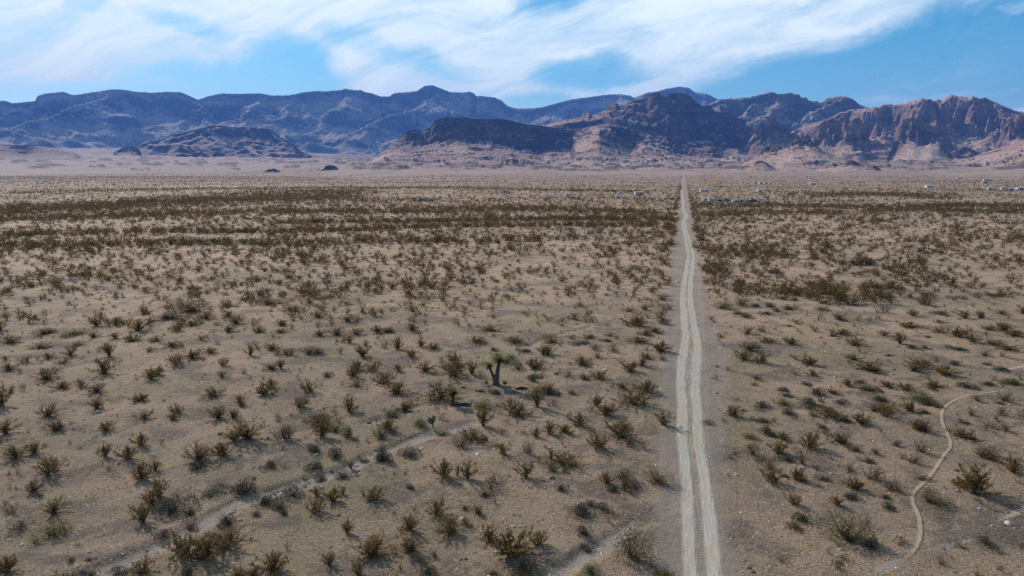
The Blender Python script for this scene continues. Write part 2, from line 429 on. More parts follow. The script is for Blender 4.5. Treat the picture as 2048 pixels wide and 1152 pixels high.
def strip(name, pts, hw, mat, attrs_fn, nlat=9, lift=0.02):
    """a sheet that follows the ground along a polyline"""
    P = np.array(pts); T = np.gradient(P, axis=0); T /= np.linalg.norm(T, axis=1)[:, None] + 1e-9
    N = np.stack([T[:, 1], -T[:, 0]], 1); s = np.linspace(-1, 1, nlat)
    X = P[:, None, 0] + N[:, None, 0] * s[None] * hw; Y = P[:, None, 1] + N[:, None, 1] * s[None] * hw
    Z = ground_h(X.ravel(), Y.ravel()) + lift - np.tile(0.022 * sstep(np.abs(s), 0.7, 1.0), len(P))
    V = np.stack([X.ravel(), Y.ravel(), Z], 1)
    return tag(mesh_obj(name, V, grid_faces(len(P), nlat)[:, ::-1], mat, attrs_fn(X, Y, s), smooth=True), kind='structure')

def resample(pts, step):
    P = np.array(pts); L = np.concatenate([[0], np.cumsum(np.linalg.norm(np.diff(P, axis=0), axis=1))])
    n = max(3, int(L[-1] / step)); q = np.linspace(0, L[-1], n)
    return np.stack([np.interp(q, L, P[:, 0]), np.interp(q, L, P[:, 1])], 1)

for pts, hw in TRAILS:
    strip('foot_trail', resample(pts, 0.35), hw, M_PATH, lambda X, Y, s: {'track': (np.minimum(np.arange(X.shape[0]), np.arange(X.shape[0])[::-1])[:, None]  .clip(0, 14) / 14 * (1 - np.abs(s))[None] * 1.05).ravel()}, 9, 0.007)

# the two wheel tracks wander inside the graded strip: photo pixel columns of each track's centre by row
TRK = [(1152, 1381, 1429), (1090, 1380, 1424), (1040, 1378, 1420), (990, 1376, 1414), (940, 1372, 1408), (900, 1368, 1400), (860, 1365, 1397), (800, 1366, 1393),
       (760, 1363, 1392), (720, 1365, 1394), (690, 1370, 1396), (665, 1372, 1393), (633, 1369, 1386), (594, 1366, 1380), (555, 1370.5, 1382.5), (530, 1375, 1386), (516, 1377.5, 1387.5),
       (505, 1377, 1386), (490, 1373.5, 1381.5), (477, 1371.5, 1378), (457, 1366.5, 1372), (442, 1364.5, 1369.5), (434, 1370, 1374), (428, 1371, 1374.5), (420, 1364.5, 1368), (405, 1365, 1367.6), (390, 1363.6, 1365.6), (372, 1363.2, 1364.4)]
def road():
    ys = [4.0]
    while ys[-1] < 1540: ys.append(ys[-1] + max(0.3, ys[-1] * 0.006))
    ys = np.array(ys)
    ky = np.array([at(1370, r_[0])[1] for r_ in TRK]); off1 = []; off2 = []
    for r_, a, b_ in TRK:
        for q, lst in ((a, off1), (b_, off2)):
            X_, Y_ = at(q, r_); lst.append(float(road_off(X_, Y_)))
    ker = np.array([1, 4, 6, 4, 1.0]); ker /= ker.sum()
    def sm(o):
        for _ in range(3): o = np.convolve(np.pad(o, 2, mode='edge'), ker, mode='valid')
        return o
    o1 = sm(np.interp(ys, ky, off1)) + 0.05 * fbm(ys / 6, ys * 0, 3, 301); o2 = sm(np.interp(ys, ky, off2)) + 0.05 * fbm(ys / 6, ys * 0, 3, 305)
    # half width of the graded strip
    hw = np.interp(ys, [0, 34, 48, 62, 95, 160, 360, 1200, 1540], [1.5, 1.5, 1.6, 1.9, 2.5, 3.0, 2.7, 2.8, 2.6])
    s = np.linspace(-1, 1, 61)
    hw_r = hw + np.interp(ys, [0, 30, 40, 60, 75, 95, 130, 1540], [0.5, 0.7, 0.3, 1.3, 2.2, 1.0, 0.2, 0.1])
    wide = hw_r + 1.3
    nx, ny = 1 / math.sqrt(1 + ROAD_B ** 2), -ROAD_B / math.sqrt(1 + ROAD_B ** 2)
    lat = s[None] * wide[:, None]
    X = ROAD_A + ROAD_B * ys[:, None] + nx * lat; Y = ys[:, None] + ny * lat
    d1, d2 = np.abs(lat - o1[:, None]), np.abs(lat - o2[:, None])
    tw = np.interp(ys, [0, 45, 70, 120, 400, 1000], [0.34, 0.40, 0.52, 0.46, 0.45, 0.5])[:, None]
    btw = 0.42 * (lat > np.minimum(o1, o2)[:, None]) * (lat < np.maximum(o1, o2)[:, None]) * np.interp(ys, [0, 42, 52, 100, 130, 1540], [0.45, 0.5, 1, 1, 0.7, 0.7])[:, None]
    track = np.maximum(1 - sstep(d1, tw * 0.25, tw * 1.6), 1 - sstep(d2, tw * 0.25, tw * 1.6)); track = np.maximum(track, btw)
    hl = np.where(lat > 0, hw_r[:, None], hw[:, None])
    corr = 1 - sstep(np.abs(lat), hl - 0.55, hl + 1.2)
    edge = sstep(np.abs(lat), wide[:, None] - 0.3, wide[:, None])
    Z = ground_h(X.ravel(), Y.ravel()).reshape(X.shape) + 0.012 + 0.00004 * ys[:, None] - 0.035 * track + 0.03 * np.exp(-((np.abs(lat) - hw[:, None]) / 0.4) ** 2) - 0.05 * edge
    V = np.stack([X.ravel(), Y.ravel(), Z.ravel()], 1)
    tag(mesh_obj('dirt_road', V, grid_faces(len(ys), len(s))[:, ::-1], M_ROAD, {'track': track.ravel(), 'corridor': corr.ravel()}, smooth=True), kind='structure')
road()

# ---------------------------------------------------------------- mountains
def rock_mat(name, rock, rock2, soilc, soil2, scrub, lo, hi, scale=1.0):
    m, t, b = new_mat(name)
    g = t.node('ShaderNodeNewGeometry'); P = g.outputs['Position']
    nz = t.sep(g.outputs['Normal'])[2]
    n1 = t.noise(P, 0.010 * scale, 6, 0.65); n2 = t.noise(P, 0.05 * scale, 5, 0.7); n3 = t.noise(P, 0.0035 * scale, 4, 0.55)
    x, y, z = t.sep(P)
    strat = t.noise(t.comb(t.mul(x, 0.1), t.mul(y, 0.1), t.mul(z, 1.2)), 0.03 * scale, 4, 0.6)
    rc = t.mix(t.ramp(t.add(t.mul(n1, 0.6), t.mul(strat, 0.4)), 0.38, 0.62), rock, rock2)
    sc_ = t.mix(t.ramp(n3, 0.4, 0.62), soilc, soil2)
    vf = t.node('ShaderNodeTexVoronoi'); vf.inputs['Scale'].default_value = 0.085; t.put(vf.inputs['Vector'], P)
    sc_ = t.mix(t.mul(t.ramp(vf.outputs['Distance'], 0.25, 0.5, 1, 0), t.ramp(n1, 0.4, 0.6, 0.15, 0.8)), sc_, scrub)
    f = t.ramp(t.add(nz, t.mul(t.sub(t.add(t.mul(n2, 0.5), t.mul(n1, 0.5)), 0.5), 0.42)), lo, hi)
    c = t.mix(f, rc, sc_)
    c = t.mix(0.7, c, t.mix(t.ramp(n2, 0.3, 0.7), (0.72, 0.72, 0.72), (1.25, 1.25, 1.25)), 'MULTIPLY')
    t.put(b.inputs['Base Color'], c)
    bump(t, b, t.add(t.mul(n2, 9.0 / scale), t.mul(n1, 12.0 / scale)), 0.8)
    return m

M_FAR = rock_mat('far_range_rock', (0.085, 0.070, 0.062), (0.165, 0.130, 0.110), (0.40, 0.315, 0.235), (0.27, 0.22, 0.16), (0.12, 0.11, 0.07), 0.58, 0.86)
M_NEAR = rock_mat('volcanic_rock', (0.062, 0.042, 0.040), (0.125, 0.082, 0.070), (0.40, 0.275, 0.215), (0.30, 0.190, 0.155), (0.13, 0.095, 0.06), 0.74, 0.90)
M_CRAG = rock_mat('crag_rock', (0.110, 0.068, 0.060), (0.270, 0.180, 0.140), (0.44, 0.31, 0.235), (0.34, 0.225, 0.175), (0.11, 0.09, 0.055), 0.66, 0.88, 1.3)

def worley(x, y, seed=0):
    xi, yi = np.floor(x).astype(np.int64), np.floor(y).astype(np.int64); best = np.full(np.shape(x), 9.0)
    for a in (-1, 0, 1):
        for b_ in (-1, 0, 1):
            h = PERM[PERM[(xi + a + seed) & 255] + ((yi + b_) & 255)]; h2 = PERM[(h + 57) & 255]
            best = np.minimum(best, np.hypot(xi + a + h / 255.0 - x, yi + b_ + h2 / 255.0 - y))
    return best

def tan_el(px, yy):
    a, b_, c_ = ray(px, yy); return c_ / np.hypot(a, b_)

def smax(a, b_, k):
    h = np.clip(0.5 + 0.5 * (a - b_) / k, 0, 1); return b_ + (a - b_) * h + k * h * (1 - h)

def massif(name, crest, Rc, Rb, mat, seed, step=1.5, nr=190, back=1200, wander=0.05, jag=0.3, gap=420.0, slope=0.78, terr=0.5, nter=3.0, tilt=35, knob=0.0, knob_w=90.0, knee=0.45, rough=1.0, crest_steep=1.9, depth=1, toe=0.5, kk=30, warp=0.34, knob2=0.0):
    """a mountain mass as a network of ridges: the crest, spurs that leave it down towards the plain, and side spurs"""
    g = np.random.default_rng(seed)
    cx = np.array([p[0] for p in crest], float); cy = np.array([p[1] for p in crest], float)
    px = np.arange(cx[0], cx[-1] + 0.1, step); X0, Y0, _ = ray(px, 340.0); az = np.arctan2(X0, Y0)
    Rof = lambda a: Rc * (1 + wander * fbm(np.asarray(a) * 9.0, np.asarray(a) * 0 + seed * 1.7, 3, seed))
    Rv = Rof(az)
    yc = np.interp(px, cx, cy) + jag * 2.0 * fbm(px / 8.0, px * 0 + 1.7, 4, seed + 9, 0.6)
    te = tan_el(px, yc); zc = CH + Rv * te
    rad = np.concatenate([Rc + back * np.linspace(1, 0, 18)[:-1] ** 1.2, np.linspace(Rc, Rb - 500, nr)])
    rad = rad[:, None] + (Rv - Rc)[None] * np.clip((rad[:, None] - Rb + 500) / (Rc - Rb + 500), 0, 1)
    X, Y = rad * np.sin(az)[None], rad * np.cos(az)[None]
    gb = ground_h(X.ravel(), Y.ravel()).reshape(X.shape)
    wl = gap * 0.6
    XW = X + warp * wl * fbm(X / wl, Y / wl, 5, seed + 2, 0.58); YW = Y + warp * wl * fbm(X / wl, Y / wl, 5, seed + 6, 0.58)
    # drop below a ridge line at plan distance d: steep under the ridge, easing into talus
    def drop(d, H):
        d1 = knee * H / slope
        return np.where(d < d1, slope * d, slope * d1 + toe * slope * (d - d1))
    SV = np.clip(0.95 + 0.75 * fbm(X / (1.7 * gap), Y / (1.7 * gap), 3, seed + 61), 0.5, 1.5)
    dr = rad - Rv[None]
    Hc = np.maximum(zc[None] - gb, 20)
    Z = zc[None] - drop(np.abs(dr) * np.where(dr > 0, 0.6, crest_steep * SV), Hc)
    segs = []
    def spur(x, y, z, ang, length, depth):
        n = 6; pts = [(x, y, z)]; zb = float(ground_h(x, y)[0]); a = ang
        kn = g.normal(0, 0.05, n + 1); p = g.uniform(0.85, 1.25)
        ex, ey = x + length * math.sin(ang), y + length * math.cos(ang); ze = float(ground_h(ex, ey)[0])
        for i in range(1, n + 1):
            a += g.normal(0, 0.14); f = i / n
            x += length / n * math.sin(a); y += length / n * math.cos(a)
            zz = ze - 10 + (z - ze + 10) * (1 - f) ** p * (1 + kn[i]) if i < n else ze - 15
            pts.append((x, y, zz))
            if depth and i < n and g.random() < 0.9:
                side = 1 if (i + depth) % 2 else -1
                spur(x, y, zz * 0.985 + ze * 0.015, a + side * R(g.uniform(35, 65)), length * g.uniform(0.30, 0.5) * (1.1 - f * 0.6), depth - 1)
        segs.extend(zip(pts[:-1], pts[1:]))
    L = (az - az[0]) * Rc; q = g.uniform(0.1, 0.6) * gap
    while q < L[-1]:
        k = int(np.searchsorted(L, q)); k = min(k, len(az) - 1)
        H = zc[k] - float(ground_h(X[17, k], Y[17, k])[0])
        if H > 25:
            ang = math.atan2(-math.sin(az[k]), -math.cos(az[k])) + R(g.uniform(-tilt, tilt))
            spur(Rv[k] * math.sin(az[k]), Rv[k] * math.cos(az[k]), zc[k] - g.uniform(0.02, 0.16) * H, ang, g.uniform(0.6, 1.05) * min(Rc - Rb, H * 3.2), depth)
        q += gap * g.uniform(0.55, 1.45)
    for (x1, y1, z1), (x2, y2, z2) in segs:
        ex, ey = x2 - x1, y2 - y1; L2 = ex * ex + ey * ey + 1e-6
        reach = max(z1, z2) / (0.8 * toe * slope) + 0.4 * wl
        a1, a2 = math.atan2(x1, y1), math.atan2(x2, y2); m_ = reach / min(math.hypot(x1, y1), math.hypot(x2, y2))
        j0, j1 = np.searchsorted(az, (min(a1, a2) - m_, max(a1, a2) + m_))
        if j1 - j0 < 2: continue
        q_ = np.s_[:, j0:j1]
        t = np.clip(((XW[q_] - x1) * ex + (YW[q_] - y1) * ey) / L2, 0, 1)
        d = np.hypot(XW[q_] - x1 - t * ex, YW[q_] - y1 - t * ey) * SV[q_]; zl = z1 + (z2 - z1) * t
        Z[q_] = np.maximum(Z[q_], zl - drop(d, np.maximum(zl - gb[q_], 10)))
    # benches and cliff bands
    H = np.maximum(Hc.max(axis=0)[None], 30); qh = np.clip((Z - gb) / H, 0, 1.2)
    ph = 3.0 * fbm(X / (2.5 * gap), Y / (2.5 * gap), 2, seed + 3)
    Z = Z + H * terr * np.sin(2 * np.pi * nter * qh + ph) / (2 * np.pi * nter) * sstep(qh, 0.05, 0.25)
    if knob:
        k_ = worley(X / knob_w + 0.4 * fbm(X / 60, Y / 60, 2, seed + 5), Y / (1.3 * knob_w), seed)
        Z = Z + knob * (0.6 * (1 - sstep(k_, 0.30, 0.52)) + 0.4 * np.sqrt(np.clip(1 - (k_ / 0.7) ** 2, 0, 1))) * sstep(qh, 0.28, 0.45) * (0.5 + 0.8 * sstep(fbm(X / 300, Y / 300, 2, seed + 8), -0.2, 0.3))
    if knob2:
        k_ = worley(X / 58.0 + 0.5 * fbm(X / 40, Y / 40, 2, seed + 15), Y / 70.0, seed + 7)
        Z = Z + knob2 * (1 - sstep(k_, 0.22, 0.55)) * sstep(qh, 0.15, 0.35) * (0.4 + 0.9 * sstep(fbm(X / 190, Y / 190, 2, seed + 18), -0.25, 0.25))
    fw = gap * 0.22
    Z = Z + rough * (0.075 * fw * ridged(X / fw, Y / fw, 3, seed + 12, 0.5) - 0.03 * fw) * sstep(qh, 0.05, 0.2)
    Z = smax(Z, gb - 8, kk)
    # nothing nearer may rise over the crest line of its own ridge
    front = np.clip(-dr / 60.0, 0, 1)
    cap = CH + rad * te[None] - 0.004 * rad * front
    Z = np.where(dr < 0, np.minimum(Z, cap), np.minimum(Z, zc[None] + 0 * Z))
    Z[17] = zc
    e = np.minimum(px - px[0], px[-1] - px) / step
    Z = Z - (1 - sstep(e, 0, 5))[None] * 10
    V = np.stack([X.ravel(), Y.ravel(), Z.ravel()], 1)
    return tag(mesh_obj(name, V, grid_faces(*X.shape), mat, smooth=True), kind='structure')

def mountain(name, crest, foot, Rc, Wc, Wt, mat, seed, back=900, spur=0.3, spur_len=200.0, jag=0.5, cols=0.0, outc=0.0, wander=0.03, step=1.2, nc=60, nt=60, colamp=0.2, taper=0.03, tt2=None):
    """a cliff-topped ridge in world space: crest, cliff foot and talus down to the ground"""
    cx = np.array([p[0] for p in crest], float); cy = np.array([p[1] for p in crest], float)
    fx = np.array([p[0] for p in foot], float); fy = np.array([p[1] for p in foot], float)
    px = np.arange(cx[0], cx[-1] + 0.1, step)
    X0, Y0, _ = ray(px, 340.0); az = np.arctan2(X0, Y0); L = az * Rc
    Rv = Rc * (1 + wander * fbm(L / (spur_len * 2.2), L * 0 + seed, 3, seed))
    Wcv = Wc * (1 + 0.30 * fbm(L / (spur_len * 1.2), L * 0 + 3.3, 3, seed + 4))
    ycr = np.interp(px, cx, cy); fts = np.convolve(np.pad(np.interp(px, fx, fy), 6, mode='edge'), np.hanning(15)[1:-1] / np.hanning(15)[1:-1].sum(), mode='valid')
    yft = np.maximum(fts, ycr + 0.6)
    ycr = ycr + jag * (fbm(px / 9.0, px * 0 + 1.7, 4, seed + 9, 0.6) * 2.2)
    zc = CH + Rv * tan_el(px, ycr); zf = np.minimum(CH + (Rv - Wcv) * tan_el(px, yft), zc - 1.0)
    T = np.concatenate([np.linspace(-1, 0, 14)[:-1], np.linspace(0, 1, nc)[:-1], np.linspace(1, 2.25, nt)])[:, None]
    rad = np.where(T < 0, Rv[None] - T * back, np.where(T < 1, Rv[None] - T * Wcv[None], Rv[None] - Wcv[None] - (T - 1) * Wt))
    X = rad * np.sin(az)[None]; Y = rad * np.cos(az)[None]
    # buttresses and recesses of the face, spurs and gullies of the talus
    S = ridged(X / spur_len + 0.3 * fbm(X / spur_len, Y / spur_len, 2, seed + 30), Y / (spur_len * 4.0), 3, seed + 13, 0.45)
    tau = np.where(T < 0, T, T * (1 - spur * (S - 0.1) * sstep(T, 0.1, 0.8) * (1 - sstep(T, 1.0, 1.10))))
    gb = ground_h(X.ravel(), Y.ravel()).reshape(X.shape)
    zf2, zc2 = zf[None], zc[None]
    q = np.clip(tau, 0, 1)
    cliff = zc2 + (zf2 - zc2) * q ** 0.85
    u = np.clip(tau - 1, 0, 1.4)
    tal = zf2 + (np.minimum(gb, zf2) - 6 - zf2) * (1 - (1 - np.clip(u, 0, 1)) ** 1.75)
    Z = np.where(tau <= 1, cliff, tal)
    Z = np.where(T < 0, zc2 - (np.abs(T) ** 1.3) * np.maximum(zc2 - gb + 30, 20), Z)
    hc = np.clip(zc2 - zf2, 2, 120)
    cz = sstep(T, 0.02, 0.2) * (1 - sstep(tau, 0.85, 1.25))
    fw = max(14.0, spur_len * 0.22)
    Z = Z + hc * 0.07 * ridged(X / fw, Y / (2 * fw), 3, seed + 21, 0.5) * cz
    if cols:
        k_ = worley(X / cols, Y / (cols * 1.6), seed)
        Z = Z + hc * colamp * (0.5 - np.clip(k_, 0, 1)) * cz * 2
    if outc:
        on = fbm(X / 210.0, Y / 150.0, 5, seed + 33, 0.6)
        oz = sstep(on, 0.12, 0.20) * sstep(tau, 0.95, 1.15) * (1 - sstep(u, 0.7, 1.0))
        Z = Z + outc * oz * (1 + 0.4 * ridged(X / 40.0, Y / 40.0, 2, seed + 35))
    Z = Z + 1.6 * fbm(X / 60.0, Y / 60.0, 3, seed + 41) * sstep(T, 0.05, 0.4)
    # long shallow gullies down the talus
    Z = Z - 5.0 * sstep(u, 0.0, 0.3) * (1 - sstep(u, 0.8, 1.1)) * (0.5 + 0.5 * ridged(X / (spur_len * 0.6), Y / (spur_len * 3), 3, seed + 45))
    e = np.minimum(px - px[0], px[-1] - px) / (px[-1] - px[0])
    wid = taper + ((tt2 or taper) - taper) * sstep(T, 0.7, 1.7); k_ = sstep(e[None] / wid, 0, 1); Z = np.where(Z > gb - 6, (gb - 6) + (Z - gb + 6) * k_, Z)
    V = np.stack([X.ravel(), Y.ravel(), Z.ravel()], 1)
    return tag(mesh_obj(name, V, grid_faces(len(T), len(px)), mat, smooth=True), kind='structure')

A_CREST = [(-700, 230), (-560, 205), (-400, 214), (-250, 190), (-120, 208), (0, 203), (25, 202), (40, 207), (60, 205), (85, 203), (91, 193), (105, 188), (125, 186), (143, 184), (158, 190), (165, 191), (195, 186), (240, 179), (262, 180), (285, 184), (315, 186), (345, 184), (374, 185), (390, 192), (406, 200),
           (425, 193), (455, 187), (475, 188), (530, 187), (550, 191), (585, 191), (612, 185), (640, 182), (655, 183), (690, 180), (695, 177), (712, 180), (728, 180), (735, 184), (750, 187), (765, 193), (782, 193), (793, 186), (818, 184), (836, 182), (852, 172), (868, 170), (880, 175), (903, 184), (932, 185), (940, 183), (950, 187), (953, 192), (965, 192), (990, 195), (1003, 200), (1014, 211), (1022, 214), (1035, 217),
           (1065, 216), (1085, 214), (1110, 207), (1140, 199), (1170, 195), (1205, 190), (1232, 188), (1255, 191), (1264, 195), (1290, 185), (1303, 184), (1325, 178), (1352, 173), (1372, 176), (1382, 184), (1405, 187), (1418, 193), (1432, 200), (1460, 206), (1560, 230), (1620, 290)]
massif('mountain_range', A_CREST, 10200, 7000, M_FAR, 50, step=1.5, nr=230, back=1500, wander=0.05, jag=0.42, gap=440, rough=2.0, slope=0.73, terr=0.35, nter=2.2, tilt=50, crest_steep=1.4, knob2=0, warp=0.42, depth=2)
massif('mountain_range', [(1330, 260), (1380, 222), (1425, 203), (1432, 199), (1455, 197), (1490, 195), (1512, 189), (1528, 184), (1537, 185), (1548, 188), (1555, 188), (1570, 186), (1590, 190), (1592, 195), (1602, 194), (1607, 201), (1615, 203), (1622, 201), (1630, 206), (1640, 200), (1645, 195), (1655, 195), (1664, 193), (1680, 193), (1695, 199), (1708, 209), (1720, 214), (1760, 222), (1840, 250), (1900, 285)], 6300, 4700, M_FAR, 77, step=1.2, nr=190, back=900, wander=0.03, jag=0.6, rough=2.0, warp=0.45, knob2=14, gap=210, slope=1.0, terr=0.4, nter=3, tilt=45, depth=2)
massif('foothill_ridge', [(228, 304), (250, 299), (257, 294), (264, 292), (276, 294), (290, 286), (304, 281), (318, 281), (325, 277), (335, 274), (350, 268), (380, 263), (400, 258), (425, 250), (445, 250), (470, 254), (500, 252), (520, 256), (540, 256), (548, 260), (560, 271), (582, 283), (605, 303), (622, 309), (650, 313), (690, 320), (735, 331), (760, 338)], 6300, 5250, M_NEAR, 91, step=1.2, nr=170, back=500, wander=0.06, jag=0.8, gap=150, slope=0.80, terr=0.3, nter=3, tilt=60, toe=0.36, kk=55, warp=0.5, crest_steep=1.1, knob2=6, rough=1.5)
for i_, (c_, r_) in enumerate((([(334, 325), (350, 314), (365, 309), (385, 309), (405, 303), (415, 309), (425, 316), (442, 326)], 5300), ([(486, 330), (505, 318), (519, 311), (530, 313), (536, 322), (548, 330)], 5100),
                               ([(555, 319), (575, 309), (600, 309), (625, 312), (640, 318), (660, 325)], 5200), ([(686, 324), (705, 314), (725, 320), (738, 329)], 4900), ([(228, 306), (246, 297), (262, 292), (276, 294), (288, 302)], 5600))):
    mountain('rocky_knoll', c_, [(a_, b_ + (9 if 0 < k_ < len(c_) - 1 else 1)) for k_, (a_, b_) in enumerate(c_)], r_, 38, 260, M_NEAR, 270 + i_, back=160, spur=0.25, spur_len=70, jag=0.5, cols=18, outc=3, wander=0.01, step=1.0, taper=0.08, tt2=0.4)
mountain('foothill_ridge', [(-420, 330), (-300, 296), (-200, 284), (-90, 292), (0, 288), (30, 290), (60, 291), (90, 293), (112, 296), (140, 303), (170, 308)], [(-420, 331), (-200, 300), (0, 297), (30, 305), (55, 311), (80, 304), (112, 299), (170, 309)], 5000, 90, 500, M_NEAR, 97, back=350, spur=0.2, spur_len=160, jag=0.3, step=1.6)
mountain('mountain_peak', [(1060, 262), (1100, 246), (1128, 240), (1150, 236), (1160, 235), (1164, 226), (1176, 225), (1180, 231), (1190, 229), (1208, 220), (1216, 210), (1230, 206), (1236, 212), (1242, 211), (1262, 201), (1290, 196), (1297, 186), (1312, 183), (1318, 192), (1326, 193), (1332, 187), (1345, 185), (1362, 186), (1373, 191), (1383, 201), (1392, 208), (1402, 212), (1412, 209), (1418, 215), (1425, 223), (1436, 225), (1448, 223), (1460, 229), (1468, 236), (1478, 236), (1485, 243), (1488, 252), (1496, 258), (1510, 262), (1560, 290)],
         [(1060, 266), (1100, 254), (1160, 244), (1205, 238), (1235, 240), (1262, 250), (1300, 261), (1330, 272), (1372, 283), (1410, 292), (1450, 300), (1490, 306), (1560, 300)], 4700, 190, 900, M_NEAR, 113, back=650, spur=0.30, spur_len=190, jag=0.55, cols=45, colamp=0.12, outc=4, wander=0.025, step=1.1, nc=90)
massif('mountain_peak', [(1460, 300), (1480, 290), (1500, 275), (1510, 268), (1530, 272), (1560, 272), (1590, 258), (1620, 246), (1634, 243), (1650, 238), (1665, 228), (1690, 220), (1710, 218), (1728, 216), (1736, 214), (1745, 215), (1755, 210), (1768, 208), (1775, 211), (1790, 208), (1800, 207), (1808, 203), (1818, 201), (1828, 197), (1840, 198), (1848, 199), (1853, 203), (1862, 197), (1868, 202), (1878, 194), (1888, 190), (1900, 193), (1915, 195), (1930, 193), (1940, 197), (1955, 196), (1970, 203), (1985, 209), (2000, 215), (2015, 221), (2030, 224), (2045, 218), (2048, 214), (2090, 205), (2180, 225), (2280, 215), (2420, 260), (2560, 320)], 5000, 4230, M_CRAG, 131, step=1.1, nr=200, back=900, wander=0.03, jag=1.2, gap=150, slope=1.35, terr=0.6, nter=2.5, tilt=45, knob=75, knob_w=135, crest_steep=1.6, depth=2, toe=0.26, rough=2.5, kk=70, warp=0.5, knob2=26)
mountain('rock_buttress', [(1598, 296), (1612, 282), (1625, 262), (1640, 250), (1650, 242), (1656, 236), (1664, 240), (1676, 247), (1684, 240), (1692, 246), (1700, 238), (1708, 236), (1716, 242), (1724, 258), (1734, 272), (1742, 288), (1756, 300)], [(1598, 297), (1640, 286), (1690, 282), (1730, 288), (1756, 302)], 4160, 42, 420, M_CRAG, 151, back=260, spur=0.25, spur_len=60, jag=0.5, cols=28, colamp=0.32, wander=0.01, step=0.9, taper=0.2, tt2=0.5)
mountain('rock_buttress', [(1766, 292), (1774, 276), (1780, 252), (1788, 244), (1798, 240), (1808, 236), (1818, 238), (1826, 236), (1836, 243), (1846, 250), (1856, 243), (1866, 240), (1874, 246), (1882, 250), (1890, 246), (1894, 262), (1898, 280), (1906, 292), (1920, 300)], [(1766, 293), (1800, 282), (1850, 284), (1890, 286), (1920, 301)], 4120, 48, 460, M_CRAG, 163, back=260, spur=0.25, spur_len=70, jag=0.5, cols=28, colamp=0.32, wander=0.01, step=0.9, taper=0.2, tt2=0.5)
mountain('rock_buttress', [(1966, 305), (1980, 284), (1994, 262), (2004, 245), (2010, 235), (2016, 244), (2022, 240), (2030, 237), (2040, 246), (2060, 240), (2100, 255), (2140, 300)], [(1966, 306), (2000, 285), (2040, 272), (2100, 276), (2140, 302)], 4050, 48, 480, M_CRAG, 171, back=260, spur=0.25, spur_len=80, jag=0.5, cols=28, colamp=0.32, wander=0.01, step=0.9, taper=0.2, tt2=0.5)
mountain('rock_pinnacle', [(1482, 290), (1496, 280), (1503, 268), (1510, 252), (1516, 243), (1520, 240), (1524, 246), (1529, 258), (1531, 252), (1534, 240), (1540, 234), (1545, 234), (1548, 240), (1550, 252), (1557, 257), (1562, 256), (1566, 253), (1569, 253), (1572, 262), (1578, 266), (1586, 265), (1594, 273), (1604, 290), (1618, 300)], [(1482, 291), (1500, 279), (1516, 276), (1534, 282), (1560, 282), (1590, 284), (1618, 302)], 4220, 30, 380, M_CRAG, 181, back=200, spur=0.2, spur_len=60, jag=0.6, cols=22, colamp=0.35, wander=0.006, step=0.7, taper=0.10, tt2=0.5)
mountain('mesa_hill', [(690, 350), (720, 335), (745, 318), (768, 303), (774, 297), (782, 289), (792, 284), (800, 277), (808, 268), (815, 262), (830, 259), (842, 262), (846, 266), (850, 260), (862, 254), (868, 246), (874, 240), (884, 236), (900, 234), (915, 235), (930, 234), (945, 237), (970, 238), (1000, 237), (1020, 240), (1045, 247), (1065, 250), (1090, 252), (1115, 257), (1140, 261), (1160, 257), (1190, 251), (1215, 251), (1240, 255), (1265, 262), (1300, 268), (1340, 275), (1380, 284), (1420, 291), (1450, 296), (1475, 299), (1482, 306), (1492, 310), (1500, 314), (1520, 325), (1560, 345)],
         [(690, 351), (745, 322), (768, 306), (800, 299), (840, 296), (880, 290), (905, 288), (930, 287), (955, 290), (985, 293), (1010, 299), (1050, 306), (1080, 313), (1092, 304), (1120, 307), (1140, 306), (1150, 288), (1180, 270), (1196, 262), (1210, 272), (1240, 296), (1262, 305), (1280, 290), (1320, 300), (1360, 312), (1400, 316), (1440, 318), (1470, 312), (1495, 313), (1560, 346)], 3900, 115, 1350, M_NEAR, 203, back=260, spur=0.22, spur_len=150, jag=0.3, cols=30, colamp=0.07, outc=9, wander=0.02, step=1.0, nc=80, nt=130, taper=0.012)
mountain('rocky_knoll', [(1450, 345), (1480, 330), (1505, 318), (1515, 310), (1521, 298), (1530, 293), (1545, 293), (1556, 291), (1564, 299), (1574, 294), (1581, 280), (1590, 277), (1604, 277), (1618, 278), (1622, 286), (1632, 294), (1645, 303), (1665, 311), (1690, 316), (1720, 325), (1760, 342)], [(1450, 346), (1505, 320), (1521, 309), (1556, 305), (1578, 295), (1600, 293), (1622, 294), (1645, 305), (1690, 318), (1760, 343)], 2950, 32, 600, M_NEAR, 223, back=180, spur=0.25, spur_len=70, jag=0.4, cols=14, outc=5, wander=0.01, step=0.9, nt=80)
mountain('rocky_knoll', [(1440, 352), (1480, 344), (1505, 330), (1510, 323), (1520, 321), (1530, 324), (1545, 334), (1570, 346), (1590, 348), (1610, 341), (1630, 336), (1650, 331), (1668, 327), (1676, 330), (1686, 328), (1694, 322), (1702, 320), (1714, 325), (1728, 332), (1738, 333), (1745, 329), (1754, 333), (1764, 341), (1775, 348), (1790, 352)], [(1440, 353), (1508, 332), (1530, 330), (1570, 348), (1610, 345), (1650, 337), (1690, 333), (1714, 333), (1738, 338), (1764, 343), (1790, 353)], 2250, 17, 420, M_NEAR, 233, back=150, spur=0.25, spur_len=70, jag=0.4, cols=14, outc=3.5, wander=0.01, step=0.9, nt=80)
mountain('rock_outcrop', [(612, 353), (628, 347), (640, 341), (648, 337), (651, 332), (660, 330), (668, 331), (675, 335), (679, 341), (692, 348), (710, 352)], [(612, 354), (640, 345), (660, 341), (678, 343), (710, 353)], 2500, 14, 160, M_NEAR, 243, back=70, spur=0.2, spur_len=30, jag=0.5, cols=9, wander=0.006, step=0.6)
